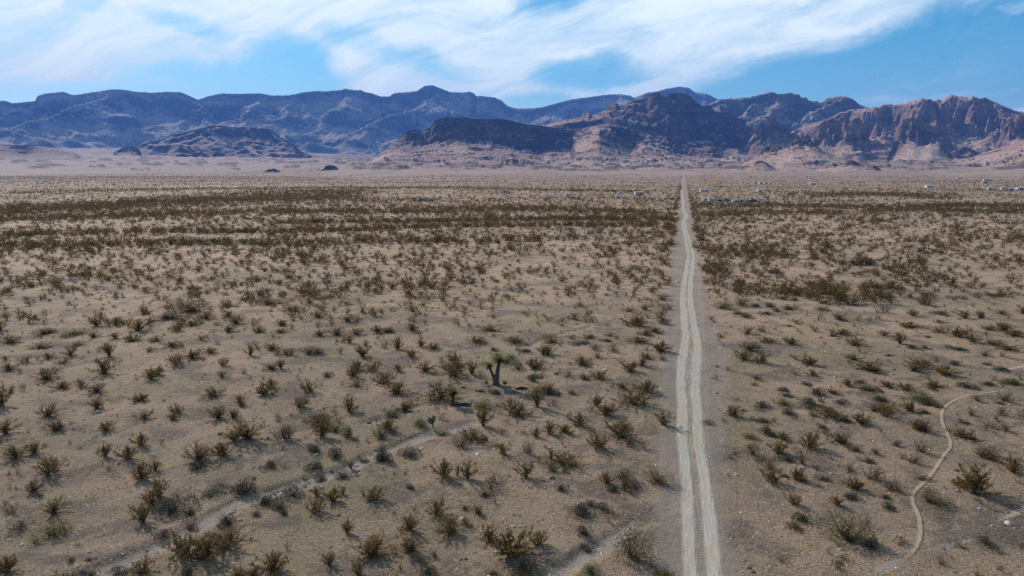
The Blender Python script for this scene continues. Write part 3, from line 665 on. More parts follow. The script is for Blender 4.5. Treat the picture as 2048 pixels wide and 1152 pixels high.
mountain('rock_outcrop', [(522, 346), (532, 341), (538, 338), (548, 337), (556, 340), (566, 346)], [(522, 347), (545, 343), (566, 347)], 2700, 12, 100, M_NEAR, 247, back=70, spur=0.2, spur_len=30, jag=0.5, cols=9, wander=0.006, step=0.6)
mountain('foothill_ridge', [(1880, 330), (1930, 318), (1980, 300), (2020, 288), (2048, 278), (2120, 262), (2300, 270), (2480, 330)], [(1880, 331), (1980, 304), (2048, 286), (2300, 280), (2480, 331)], 3400, 80, 900, M_NEAR, 257, back=500, spur=0.3, spur_len=130, jag=0.4, outc=7, wander=0.015, step=1.2, nt=80)
# ---------------------------------------------------------------- haze: one closed box of even, thin air
def haze():
    x0, x1, y0, y1, z0, z1 = -13300, 13300, -13300, 13300, -12.0, 1400.0
    V = [(x, y, z) for z in (z0, z1) for y in (y0, y1) for x in (x0, x1)]
    F = [(0, 2, 3, 1), (4, 5, 7, 6), (0, 1, 5, 4), (2, 6, 7, 3), (0, 4, 6, 2), (1, 3, 7, 5)]
    m = bpy.data.materials.new('haze_air'); m.use_nodes = True
    t = NT(m.node_tree); t.n.clear()
    v = t.node('ShaderNodeVolumePrincipled'); v.inputs['Color'].default_value = (0.11, 0.32, 1.0, 1)
    v.inputs['Density'].default_value = 5.6e-5; v.inputs['Anisotropy'].default_value = 0.0
    o = t.node('ShaderNodeOutputMaterial'); t.l.new(v.outputs[0], o.inputs['Volume'])
    tag(mesh_obj('haze', V, F, m), kind='stuff')
haze()
# ---------------------------------------------------------------- plants: materials
def leaf_mat(name, dark, light, alt, stuff=False, trans=0.35):
    m, t, b = new_mat(name)
    tint = t.attr('tint')
    if stuff: hue = t.attr('hue')
    else: hue = t.node('ShaderNodeObjectInfo').outputs['Random']
    c = t.mix(t.ramp(tint, 0.0, 1.0), dark, light)
    c = t.mix(t.mul(t.ramp(hue, 0.45, 1.0), 0.75), c, t.mix(tint, tuple(v * 0.7 for v in alt), tuple(v * 1.2 for v in alt)))
    t.put(b.inputs['Base Color'], c); b.inputs['Roughness'].default_value = 0.75
    b.inputs['Specular IOR Level'].default_value = 0.15
    tr = t.node('ShaderNodeBsdfTranslucent'); t.put(tr.inputs['Color'], t.mix(1.0, c, (1.25, 1.15, 0.7), 'MULTIPLY'))
    mx = t.node('ShaderNodeMixShader'); mx.inputs[0].default_value = trans
    out = next(n for n in t.n if n.type == 'OUTPUT_MATERIAL')
    t.l.new(b.outputs[0], mx.inputs[1]); t.l.new(tr.outputs[0], mx.inputs[2]); t.l.new(mx.outputs[0], out.inputs['Surface'])
    return m
M_CREO = leaf_mat('creosote_leaf', (0.068, 0.046, 0.012), (0.225, 0.152, 0.042), (0.175, 0.100, 0.045))
M_DRYL = leaf_mat('dry_twig_leaf', (0.075, 0.056, 0.036), (0.200, 0.150, 0.095), (0.150, 0.130, 0.105))
M_SAGE = leaf_mat('bursage_leaf', (0.026, 0.030, 0.022), (0.080, 0.086, 0.064), (0.050, 0.046, 0.040))
M_OLIVE = leaf_mat('olive_leaf', (0.055, 0.052, 0.014), (0.160, 0.138, 0.036), (0.150, 0.115, 0.030))
M_GREEN = leaf_mat('green_leaf', (0.030, 0.048, 0.012), (0.088, 0.128, 0.030), (0.120, 0.135, 0.045))
M_STUFF = leaf_mat('scrub_leaf', (0.062, 0.039, 0.013), (0.180, 0.112, 0.042), (0.066, 0.064, 0.028), True)
M_TWIG = plain_mat('twig_bark', (0.085, 0.062, 0.046), 0.9, 0, 0.1, 0.3)
M_TRUNK = plain_mat('shaggy_trunk', (0.120, 0.088, 0.058), 0.95, 0, 0.05, 0.4)
M_BLADE = leaf_mat('yucca_blade', (0.055, 0.060, 0.012), (0.185, 0.178, 0.036), (0.12, 0.12, 0.03))
M_DRYBL = plain_mat('dead_blade', (0.120, 0.088, 0.050), 0.9, 0, 0.05, 0.5)
M_CHOLLA = plain_mat('cholla_skin', (0.135, 0.138, 0.095), 0.8, 0, 0.1, 0.3)
M_DEAD = plain_mat('dead_wood', (0.060, 0.050, 0.044), 0.9, 0, 0.1, 0.3)
M_STONE = plain_mat('desert_stone', (0.24, 0.195, 0.170), 0.95, 0, 0.1, 0.35)
M_STRAW = leaf_mat('dry_grass_blade', (0.19, 0.145, 0.070), (0.42, 0.33, 0.175), (0.25, 0.22, 0.11), True)

# ---------------------------------------------------------------- plants: shapes (unit width, unit height)
class TM:
    """collects triangles"""
    def __init__(s): s.v = []; s.f = []; s.t = []; s.n = 0
    def tri(s, V, tint=0.5):
        k = len(V); s.v.append(np.asarray(V, float)); s.f.append(np.arange(s.n, s.n + k).reshape(-1, 3)); s.n += k
        s.t.append(np.full(k, tint) if np.isscalar(tint) else np.asarray(tint, float))
    def tube(s, pts, rad, sides=3, tint=0.5):
        pts = np.asarray(pts, float); rad = np.broadcast_to(np.asarray(rad, float), (len(pts),))
        rings = []
        for i, p in enumerate(pts):
            d = pts[min(i + 1, len(pts) - 1)] - pts[max(i - 1, 0)]; d = d / (np.linalg.norm(d) + 1e-9)
            a = np.cross(d, (0.31, 0.87, 0.2)); a /= np.linalg.norm(a) + 1e-9; b = np.cross(d, a)
            th = np.arange(sides) * 2 * np.pi / sides
            rings.append(p + rad[i] * (np.cos(th)[:, None] * a + np.sin(th)[:, None] * b))
        V = np.concatenate(rings); base = s.n; F = []
        for i in range(len(pts) - 1):
            for k in range(sides):
                a, b = i * sides + k, i * sides + (k + 1) % sides
                F += [(a, b, b + sides), (a, b + sides, a + sides)]
        s.v.append(V); s.f.append(np.array(F) + base); s.n += len(V); s.t.append(np.full(len(V), tint))
    def build(s, name, mat, link=False, smooth=False):
        return mesh_obj(name, np.concatenate(s.v), np.concatenate(s.f), mat, {'tint': np.concatenate(s.t)}, smooth, link=link)

def rand_dirs(g, n):
    v = g.normal(size=(n, 3)); return v / np.linalg.norm(v, axis=1)[:, None]

def leaf_tris(g, C, size, tint, up=0.3):
    """two-triangle leaf clumps at the centres C"""
    n = len(C); a = rand_dirs(g, n); b = np.cross(a, rand_dirs(g, n)); b /= np.linalg.norm(b, axis=1)[:, None] + 1e-9
    a[:, 2] = np.abs(a[:, 2]) + up; a /= np.linalg.norm(a, axis=1)[:, None]
    s = np.asarray(size)[:, None] if np.ndim(size) else size
    p0, p1, p2, p3 = C - a * s * 0.9, C + b * s * 0.42, C + a * s * 0.9, C - b * s * 0.42
    V = np.stack([p0, p1, p2, p0, p2, p3], 1).reshape(-1, 3)
    return V, np.repeat(tint, 6)

def creosote(seed, nst=30, nleaf=900, open_=1.0, leafsize=0.026):
    """many thin stems leaving one crown in a vase, leaves on the outer half: (branches, foliage) meshes, about 1 wide and 1 high"""
    g = np.random.default_rng(seed); B = TM(); tips = []
    lop = g.uniform(0, 2 * np.pi); lob = g.uniform(0.0, 0.35)
    ncl = int(g.integers(1, 4)); cl = g.normal(0, 0.13, (ncl, 2))
    for i in range(nst):
        th = g.uniform(0, 2 * np.pi); tilt = R(g.uniform(4, 62)) * open_; L = g.uniform(0.62, 1.08) * (1 - lob * (0.5 + 0.5 * math.cos(th - lop)))
        c0 = cl[i % ncl]
        p = np.array([c0[0] + g.normal(0, 0.035), c0[1] + g.normal(0, 0.035), 0.0]); pts = [p.copy()]
        d = np.array([math.cos(th) * math.sin(tilt), math.sin(th) * math.sin(tilt), math.cos(tilt)])
        for k in range(4):
            d = d + g.normal(0, 0.10, 3) + (0, 0, 0.05); d /= np.linalg.norm(d)
            p = p + d * L / 4 * np.array([0.72, 0.72, 1.0]); pts.append(p.copy())
        B.tube(pts, np.linspace(0.0085, 0.003, 5), 3, g.uniform(0.2, 0.9))
        for k in range(4):
            j = g.integers(1, 5); q = pts[j]; d2 = d + g.normal(0, 0.55, 3); d2[2] = abs(d2[2]); d2 /= np.linalg.norm(d2)
            e = q + d2 * g.uniform(0.10, 0.24) * np.array([0.8, 0.8, 1.0])
            B.tube([q, (q + e) / 2 + g.normal(0, 0.01, 3), e], (0.0045, 0.003, 0.0015), 3, g.uniform(0.2, 0.9)); tips.append((q, e))
        tips.append((pts[2], pts[4])); tips.append((pts[3], pts[4]))
    A = np.array([t_[0] for t_ in tips]); E = np.array([t_[1] for t_ in tips])
    k = g.integers(0, len(A), nleaf); f = g.uniform(0.1, 1.08, nleaf)[:, None]
    C = A[k] * (1 - f) + E[k] * f + g.normal(0, 0.020, (nleaf, 3)); C[:, 2] = np.maximum(C[:, 2], 0.03)
    Fo = TM(); V, T_ = leaf_tris(g, C, g.uniform(0.6, 1.4, nleaf) * leafsize, np.clip(g.normal(0.45, 0.25, nleaf), 0, 1)); Fo.tri(V, T_)
    return B, Fo, C

def dome(seed, nleaf=1100, leafsize=0.034, flat=0.75, holes=0.35, nst=26):
    """a low rounded dense shrub"""
    g = np.random.default_rng(seed); B = TM()
    bl = g.normal(0, 0.20, (6, 2)); br = g.uniform(0.20, 0.36, 6); bl[0] = 0; br[0] = 0.36; bh = g.uniform(0.6, 1.0, 6)
    k = g.integers(0, 6, nleaf); d = rand_dirs(g, nleaf); d[:, 2] = np.abs(d[:, 2])
    rr = g.uniform(0.55, 1.08, nleaf) ** 0.6
    C = np.stack([bl[k, 0] + d[:, 0] * br[k] * rr, bl[k, 1] + d[:, 1] * br[k] * rr, d[:, 2] * bh[k] * rr * np.sqrt(br[k] / 0.36)], 1)
    keep = perlin(C[:, 0] * 7 + seed, C[:, 1] * 7 + C[:, 2] * 5, 2) > -holes
    C = C[keep]; C[:, 2] += 0.03
    Fo = TM(); V, T_ = leaf_tris(g, C, g.uniform(0.6, 1.4, len(C)) * leafsize, np.clip(g.normal(0.45, 0.25, len(C)), 0, 1), 0.15); Fo.tri(V, T_)
    for i in range(nst):
        e = C[g.integers(0, len(C))] * 1.08; b0 = bl[g.integers(0, 6)]
        s0 = np.array([b0[0] * 0.4, b0[1] * 0.4, 0.0]); m_ = (s0 + e) / 2 + (0, 0, 0.06)
        B.tube([s0, m_, e], (0.010, 0.006, 0.002), 3, g.uniform(0.2, 0.9))
    return B, Fo, C

def kinds(n, fn, mat):
    out = []
    for i in range(n):
        B, Fo, C = fn(i)
        out.append((B.build('branches', M_TWIG), Fo.build('foliage', mat), C))
    return out
P_CREO = kinds(9, lambda i: creosote(100 + i, 30 + 4 * (i % 4), 2200 + 450 * (i % 5), 0.95 + 0.07 * (i % 4), 0.026), M_CREO)
P_THIN = kinds(5, lambda i: creosote(140 + i, 34, 700 + 180 * i, 1.0, 0.022), M_DRYL)
P_SAGE = kinds(6, lambda i: dome(200 + i, 1900, 0.034), M_SAGE)
P_OLIV = kinds(4, lambda i: dome(240 + i, 2600, 0.024, holes=0.25, nst=40), M_OLIVE)
P_GREE = kinds(4, lambda i: dome(260 + i, 2200, 0.026, holes=0.25, nst=40), M_GREEN)

def plant(kind, proto, x, y, w, h, rot, label, cat, group):
    """an Empty at the root with branches and foliage under it"""
    o = bpy.data.objects.new(kind, None); COL.objects.link(o); o.empty_display_size = 0.2
    o.location = (x, y, gz(x, y) - 0.02); o.rotation_euler = (0, 0, rot); o.scale = (w, w, h)
    tag(o, label, cat, group)
    for nm, me in (('branches', proto[0]), ('foliage', proto[1])):
        c = bpy.data.objects.new(nm, me); COL.objects.link(c); c.parent = o
    return o

# ---- shrubs read off the photograph: per photo region (x0, y0, scale): kind, x, base y, width, height in that region's enlarged pixels
REG = {'A': (0, 760, 2.926), 'B': (650, 760, 2.926), 'C': (650, 650, 2.926), 'D': (1250, 760, 2.566), 'E': (1250, 360, 2.566), 'F': (0, 440, 2.926)}
SHRUBS = {
'A': 'c585,90,110,60 c825,130,90,55 c605,180,90,60 c215,240,110,75 c375,40,90,50 c465,50,50,50 c20,150,120,130 c40,330,120,90 c305,315,100,65 c370,300,30,50 c630,300,100,65 c850,225,100,60 c1050,200,80,60 c1010,235,60,40 c1270,100,110,60 c1410,145,70,60 c1540,90,90,70 c1600,45,80,60 c1820,75,90,75 c1750,160,90,75 c1310,240,110,75 c1365,230,50,50 c1540,340,170,110 c1680,340,80,75 s1285,318,30,20 c1370,365,80,70 c1330,440,110,80 c840,380,80,75 c765,455,90,85 c610,455,60,75 c205,425,70,65 c80,475,110,85 c320,550,110,110 c100,550,40,45 c40,570,30,50 c60,635,25,40 c175,660,80,75 c1100,510,160,100 s1160,520,70,60 c885,540,60,60 c800,580,110,100 c940,680,90,110 c880,730,90,100 s1030,770,160,130 s1105,780,70,50 s1255,655,140,50 s1440,650,140,95 s1485,570,30,20 s1580,510,85,65 s1830,420,80,70 s1960,455,90,75 s1830,525,100,65 s1880,575,70,50 s2020,570,90,55 s1700,675,100,80 s1550,710,100,75 s1635,745,90,70 s1660,780,45,40 s1505,790,50,40 c1840,680,70,60 c1945,710,90,85 c2000,670,50,50 c1830,780,110,90 s1345,835,100,75 s1130,850,60,55 s950,910,80,55 c835,865,110,110 c335,790,130,90 o320,920,160,120 t90,880,120,70 c40,1140,120,110 c1050,1050,160,130 c1240,1030,160,140 c1370,960,170,110 c1620,1110,160,130 c1940,1110,80,80 c1380,1145,110,60 s1100,1150,100,70 c820,1150,130,90 s690,1145,110,60 s525,1135,60,50 s415,1075,50,30 s530,1060,40,25 t1680,990,40,50 c1500,1140,80,50 c2030,900,60,80 s1960,300,60,50 c1900,265,130,80 c1890,350,90,100 s2030,340,60,90 c2030,190,60,90',
'B': 'c160,200,160,100 s395,215,70,65 c480,190,110,70 c205,35,90,40 c420,80,110,70 c625,120,170,100 g930,170,115,80 c1085,215,140,90 c1280,175,90,120 t1340,155,60,60 c1575,160,70,70 c1650,215,100,75 c1810,140,140,90 c1890,70,110,80 c1960,275,100,90 c1505,260,100,80 c1765,340,150,110 t1790,400,70,70 c1615,405,120,100 c1240,335,50,60 c1330,325,80,75 c1425,310,90,55 c885,360,130,75 c930,295,90,120 t785,400,100,70 s500,450,100,60 g560,285,100,65 o670,330,90,60 c390,300,100,70 t300,360,130,80 s155,350,95,90 c30,240,80,100 s60,300,50,40 s60,455,90,70 s345,480,80,100 s310,480,80,50 t160,500,50,60 s120,560,110,40 s230,465,50,30 s930,360,50,30 c1020,455,90,70 t1185,440,60,80 c1310,470,60,60 c1255,495,50,40 c1410,490,140,75 t1330,550,80,60 c710,580,100,110 t765,580,40,80 c835,610,90,110 c1170,580,110,100 t960,650,110,90 s940,690,60,50 o1740,585,110,90 c1630,610,80,70 s1675,660,60,45 c1770,660,70,70 s1820,640,80,50 o1950,610,150,120 s1385,655,60,60 s1480,805,125,85 s1540,745,70,50 s1625,770,80,60 s1500,905,80,75 s1520,975,70,40 o1790,1060,200,200 c40,710,80,90 c100,685,40,50 c260,710,130,90 c470,890,110,90 c635,800,110,90 c710,910,160,100 o820,850,70,60 c880,800,60,50 s820,770,40,40 t160,920,90,80 c280,1000,180,110 c530,1000,130,90 t640,1050,50,50 s600,1130,110,80 c1090,1040,220,150 c985,960,110,90 c1230,970,100,90 s1180,1140,150,120 c190,1150,80,90 c40,1110,80,70 s500,640,50,35 g1560,1130,120,90 c1990,1150,130,60 t990,1140,100,50',
'C': 'c60,60,90,55 c190,55,80,45 c150,100,50,50 c90,170,45,45 c220,190,80,70 t235,120,50,50 c360,135,50,35 c430,140,50,70 c550,130,50,50 c640,140,90,50 c520,190,55,50 c305,50,60,50 c350,50,90,40 c515,40,60,50 c560,75,40,40 c175,260,90,60 c275,265,60,55 c145,305,80,70 c415,265,60,45 c320,345,130,80 c210,355,90,80 c610,270,110,65 c760,230,80,70 c790,300,140,100 c850,290,60,80 c900,100,120,55 c990,30,130,40 c1110,100,130,55 s990,150,40,35 s1160,155,80,35 o1350,110,110,75 c1440,85,50,30 s1490,115,90,30 t1580,150,60,50 c1270,175,60,50 c1345,180,90,60 t1690,165,60,50 c1660,70,60,30 s1640,100,60,30 c1540,80,80,30 t1600,205,70,50 c1500,245,90,60 c1225,255,110,65 s1130,260,60,50 g1065,225,140,75 s1240,305,85,35 s1215,330,50,40 t1435,310,60,50 c1515,330,60,40 c1590,320,90,55 c1785,280,100,70 c1870,250,60,50 c1875,205,60,40 c1845,110,110,50 c1960,160,100,70 t1990,215,60,40 c1950,50,90,40 c1885,60,70,40 s990,405,70,45 s1310,400,110,45 c1270,400,70,60 t1445,410,60,40 c1720,385,100,50 s1355,290,30,20 t910,300,40,40 s20,300,50,40',
'D': 'c110,50,110,55 c50,120,100,70 t30,350,60,60 o430,230,70,35 t510,220,30,25 c575,190,80,60 s605,160,30,15 s695,145,75,45 s695,220,75,40 s805,55,60,30 s840,85,60,25 o820,130,90,50 s840,180,70,40 s720,270,60,40 s770,290,70,40 c815,305,70,45 s940,120,70,50 s995,80,80,55 s945,145,60,30 c1065,70,60,30 g960,190,50,45 s1035,155,80,35 s1115,120,60,35 s1265,55,100,45 s1200,20,60,25 c1130,30,60,40 s1320,100,80,40 c1360,40,70,40 c1460,50,80,45 g1530,100,120,70 s1570,125,70,40 s1610,140,50,30 c1450,150,80,55 s1535,170,50,30 c1570,25,90,40 c1610,55,60,30 s1760,40,90,40 s1850,25,60,30 c1300,160,140,60 c1330,185,70,60 s1110,210,80,40 c1060,200,90,50 c1210,230,90,60 t760,220,40,30 s1010,250,50,30 c1025,285,40,30 c1105,330,90,60 o635,290,90,35 o655,385,80,80 c790,370,90,70 s820,410,70,40 c930,350,100,90 t915,430,60,70 t735,450,80,60 c770,530,100,90 c875,520,70,70 o930,515,60,40 s1020,510,60,35 s825,490,40,20 t1160,470,80,60 s1185,370,50,40 s1240,420,60,35 t1305,385,60,40 s1400,340,50,35 t1525,375,90,60 t1485,430,80,50 t1280,510,110,70 c1180,565,90,70 t1380,570,130,80 s1145,610,80,40 c1070,640,60,50 c860,635,70,60 s1325,605,50,30 s1355,660,70,40 s890,725,80,60 c870,770,80,40 o1140,830,230,170 s1265,855,80,60 o1570,640,130,100 c1840,610,170,140 c1720,550,100,40 s1530,515,50,30 c1500,250,60,50 c1475,260,70,55 t1540,265,60,60 c1730,290,110,60 c1775,310,60,35 s1735,215,60,25 t1880,245,80,45 t1980,265,70,50 c1830,400,110,60 c1890,420,60,45 c2000,500,90,90 t1945,185,60,50 t1960,110,110,55 t1770,175,60,40 t1800,110,60,40 g1985,22,120,55 s1845,840,80,50 s1740,855,30,15 s1635,855,20,10 c2035,860,40,40 s1930,120,40,20 t530,495,20,20 s1160,830,40,40',
'E': 'o485,665,95,60 o595,645,90,60 o890,590,85,45 o190,620,80,50 t185,695,50,35 t230,665,50,35 c20,675,60,30 t90,665,50,30 c75,750,110,60 c200,745,50,45 c175,790,60,40 c100,790,80,35 c180,880,90,60 c85,860,80,50 t200,935,40,35 t100,930,50,40 c90,960,80,45 c25,960,50,60 c465,735,45,35 c490,815,50,30 s660,650,45,25 s740,650,55,30 s575,690,50,25 c620,705,70,35 c835,655,90,30 c790,675,60,25 s720,690,50,30 o1010,675,90,35 c1040,640,60,30 c1090,615,50,25 s1020,590,70,25 c800,590,50,30 t610,790,80,50 t705,780,50,40 s840,750,40,15 t990,725,40,45 c1100,720,80,40 t975,775,50,35 t1050,800,60,40 c1125,790,80,40 t905,740,50,25 t1200,725,40,30 t1250,725,40,30 t1305,720,30,30 t1340,690,80,55 s1190,645,60,18 s1145,635,20,12 o1310,610,60,30 s1300,560,90,45 c1380,560,60,35 c1455,755,100,40 c1480,700,60,40 t1300,800,80,40 c1550,645,60,45 c1620,690,80,30 c1735,710,60,45 c1810,710,50,40 t1625,740,60,25 c740,840,70,35 c855,840,75,40 c1175,855,90,50 s675,865,50,25 c585,880,90,50 c610,945,90,55 c685,945,60,55 t870,925,40,30 c945,955,80,50 c1190,925,90,40 c1260,980,120,60 c1440,845,60,60 s1480,870,60,30 s1545,870,40,25 s1560,810,30,15 t1620,790,80,40 c1690,810,90,55 c1760,835,80,50 s1700,870,90,35 c1880,780,70,30 c1940,780,80,50 c2000,800,80,40 c1900,850,80,40 c1970,880,90,35 t1820,900,70,35 c1430,970,90,50 s1360,905,40,15 c1550,960,100,50 c1640,1000,100,60 s1680,950,50,30 c1950,690,70,30 c2030,690,50,40 t1870,600,60,25 t1920,600,60,25 s1930,980,80,30 s1850,950,40,20 t870,1000,40,25 c945,1005,70,35 t680,1025,80,35 t660,1055,40,20 c1130,1060,60,40 s930,1050,50,25',
'F': 'c30,640,70,60 c60,710,120,60 c250,670,120,50 o430,670,160,60 c555,690,70,40 c610,620,80,60 c690,620,60,50 c730,610,50,30 c820,650,80,70 c865,655,50,40 c830,550,50,50 c975,570,160,50 c1050,540,200,80 c1200,580,80,50 c1130,615,70,40 c1000,660,50,35 c1050,650,60,50 c710,695,60,40 c775,715,100,50 c1170,710,60,35 c900,720,90,40 c990,750,110,50 c870,770,60,30 c165,750,130,40 c405,800,80,55 t470,740,100,40 t370,840,100,40 t585,775,40,30 c680,800,70,80 c280,820,60,40 t155,840,80,50 c40,825,50,40 c45,890,80,50 c570,900,150,100 c290,930,120,80 c380,980,100,55 c460,985,70,70 c860,940,100,70 c920,910,70,55 t800,940,30,30 c1055,850,80,70 c1135,815,110,60 c1230,775,70,40 c1350,660,80,45 c1500,660,70,40 c1455,800,60,70 c1510,745,40,35 c1550,750,40,35 c1600,760,90,45 c1690,790,70,45 c1765,795,80,45 c1860,780,80,40 c1990,785,50,45 c1300,860,60,55 t1280,935,70,50 c1650,870,50,55 c1590,880,70,40 c1880,915,120,50 c2035,920,50,60 c1630,620,70,40 c1650,655,90,30 c1700,640,40,40 c1960,670,80,40 c1870,680,60,40 c2010,715,50,35 c1845,575,60,40 c1990,595,80,40 c1430,605,90,50 c1330,570,60,40 c1310,515,100,40 c1590,495,120,50 c1715,535,70,40 o1850,465,150,40',
}
# the same plants seen again in an overlapping region are skipped by distance
LIST = []
for rg in 'ABCDEF':
    x0, y0, sc_ = REG[rg]
    for tok in SHRUBS[rg].split():
        k = tok[0]; a, b_, w, h = (float(v) for v in tok[1:].split(','))
        px, pyb, pw, ph = x0 + a / sc_, y0 + b_ / sc_, w / sc_, h / sc_
        if any(abs(px - q[1]) < 0.30 * (pw + q[3]) and abs(pyb - q[2]) < 0.30 * (ph + q[4]) and q[5] != rg for q in LIST): continue
        LIST.append((k, px, pyb, pw, ph, rg))

def landmark(px, py, x, y):
    """a nearby thing the label can name"""
    ro = float(road_off(x, y))
    if -4.6 < ro < 0: return 'on the near side of the road ruts' if False else 'at the left verge of the dirt road'
    if 0 <= ro < 4.6: return 'at the right verge of the dirt road'
    for i, (pts, hw) in enumerate(TRAILS):
        if seg_dist(np.array([x]), np.array([y]), pts)[0] < 2.0: return 'beside the pale foot trail'
    for i, (pts, w, d) in enumerate(WASH):
        if seg_dist(np.array([x]), np.array([y]), pts)[0] < 1.6: return 'on the bank of the gravel wash'
    if math.hypot(px - 985, py - 770) < 75: return 'near the tall branched yucca'
    if math.hypot(px - 905, py - 812) < 60: return 'near the small yucca'
    if ro < 0: return 'on the plain left of the road'
    return 'on the plain right of the road'

SPEC = {'c': ('creosote_bush', P_CREO, 'creosote bush', 'creosote bushes scattered over the plain'),
        't': ('creosote_bush', P_THIN, 'creosote bush', 'creosote bushes scattered over the plain'),
        's': ('bursage_shrub', P_SAGE, 'low shrub', 'low grey bursage shrubs'),
        'o': ('olive_bush', P_OLIV, 'bush', 'large rounded olive bushes'),
        'g': ('green_bush', P_GREE, 'bush', 'green bushes')}
def shrub_data():
    out = []
    for k, px, pyb, pw, ph, rg in LIST:
        x, y = at(px, pyb - ph * 0.10); x, y = float(x), float(y)
        s = float(ppm(x, y)); w = pw / s; h = ph / s
        w *= {'c': 1.36, 't': 1.34, 's': 1.22, 'o': 1.15, 'g': 1.15}[k]
        h = max(h - 0.15 * w, 0.5 * h) * {'c': 1.32, 't': 1.3, 's': 1.25, 'o': 1.15, 'g': 1.15}[k]
        out.append((k, px, pyb, x, y, w, h, pw * ph))
    return out
DATA = shrub_data()
creo = sorted([d for d in DATA if d[0] in 'ct'], key=lambda d: -d[7])
KEEP = creo[:296]; REST = creo[296:]
pr = random.Random(5)
for d in KEEP + [d for d in DATA if d[0] in 'sog']:
    k, px, pyb, x, y, w, h, ar = d
    kind, protos, cat, group = SPEC[k]
    pc = '%d%% across and %d%% down the photo' % (round(px / 20.48), round((pyb - 3) / 11.52))
    size = ('small' if w < 1.0 else 'wide' if w > 2.2 else 'mid-sized') if k in 'ct' else ('small' if w < 0.8 else 'large' if w > 1.8 else 'low')
    look = {'c': 'brown-olive', 't': 'sparse twiggy', 's': 'dark grey-green', 'o': 'dense olive', 'g': 'green'}[k]
    lm = landmark(px, pyb, x, y)
    short = {'on the plain left of the road': 'left of road', 'on the plain right of the road': 'right of road', 'at the left verge of the dirt road': 'on road verge', 'at the right verge of the dirt road': 'on road verge',
             'beside the pale foot trail': 'beside trail', 'on the bank of the gravel wash': 'beside wash', 'near the tall branched yucca': 'near tall yucca', 'near the small yucca': 'near small yucca'}[lm]
    noun = 'bush' if k in 'ctog' else 'shrub'
    label = f'{size} {look} {noun} {short}, {pc}'
    plant(kind, pr.choice(protos), x, y, w, h, pr.uniform(0, 6.28), label, cat, group)

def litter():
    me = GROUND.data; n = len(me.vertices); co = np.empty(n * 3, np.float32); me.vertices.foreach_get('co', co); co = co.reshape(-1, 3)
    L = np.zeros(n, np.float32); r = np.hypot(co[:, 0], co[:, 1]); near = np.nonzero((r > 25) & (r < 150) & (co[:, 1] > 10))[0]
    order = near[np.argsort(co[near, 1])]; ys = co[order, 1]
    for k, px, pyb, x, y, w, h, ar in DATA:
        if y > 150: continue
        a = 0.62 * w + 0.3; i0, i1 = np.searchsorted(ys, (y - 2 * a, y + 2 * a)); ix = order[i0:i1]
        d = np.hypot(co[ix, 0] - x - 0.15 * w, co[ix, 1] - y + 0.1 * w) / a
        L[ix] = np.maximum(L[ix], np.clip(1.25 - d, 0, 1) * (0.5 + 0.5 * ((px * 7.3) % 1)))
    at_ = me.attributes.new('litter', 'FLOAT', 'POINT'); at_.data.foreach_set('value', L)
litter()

# ---------------------------------------------------------------- yuccas, cholla, fallen branch
def blades(g, c, n, L, wid, dirs, droop=0.15):
    """stiff pointed blades leaving a centre"""
    T_ = TM(); V = []; tn = []
    for i in range(n):
        d = dirs(g); d = d / np.linalg.norm(d); l = L * g.uniform(0.75, 1.1)
        s = np.cross(d, (0.1, 0.2, 1.0)); s /= np.linalg.norm(s) + 1e-9
        mid = c + d * l * 0.55; tip = c + d * l - np.array([0, 0, droop * l])
        a, b_ = c + s * wid * 0.4, c - s * wid * 0.4; e, f = mid + s * wid * 0.5, mid - s * wid * 0.5
        V += [a, b_, f, a, f, e, e, f, tip]; tn += [g.uniform(0.1, 1)] * 9
    T_.tri(np.array(V), np.array(tn)); return T_

def merge(tms):
    o = TM()
    for t_ in tms:
        for v, f, ti in zip(t_.v, t_.f, t_.t): pass
        V = np.concatenate(t_.v); F = np.concatenate(t_.f) + o.n; o.v.append(V); o.f.append(F); o.t.append(np.concatenate(t_.t)); o.n += len(V)
    return o

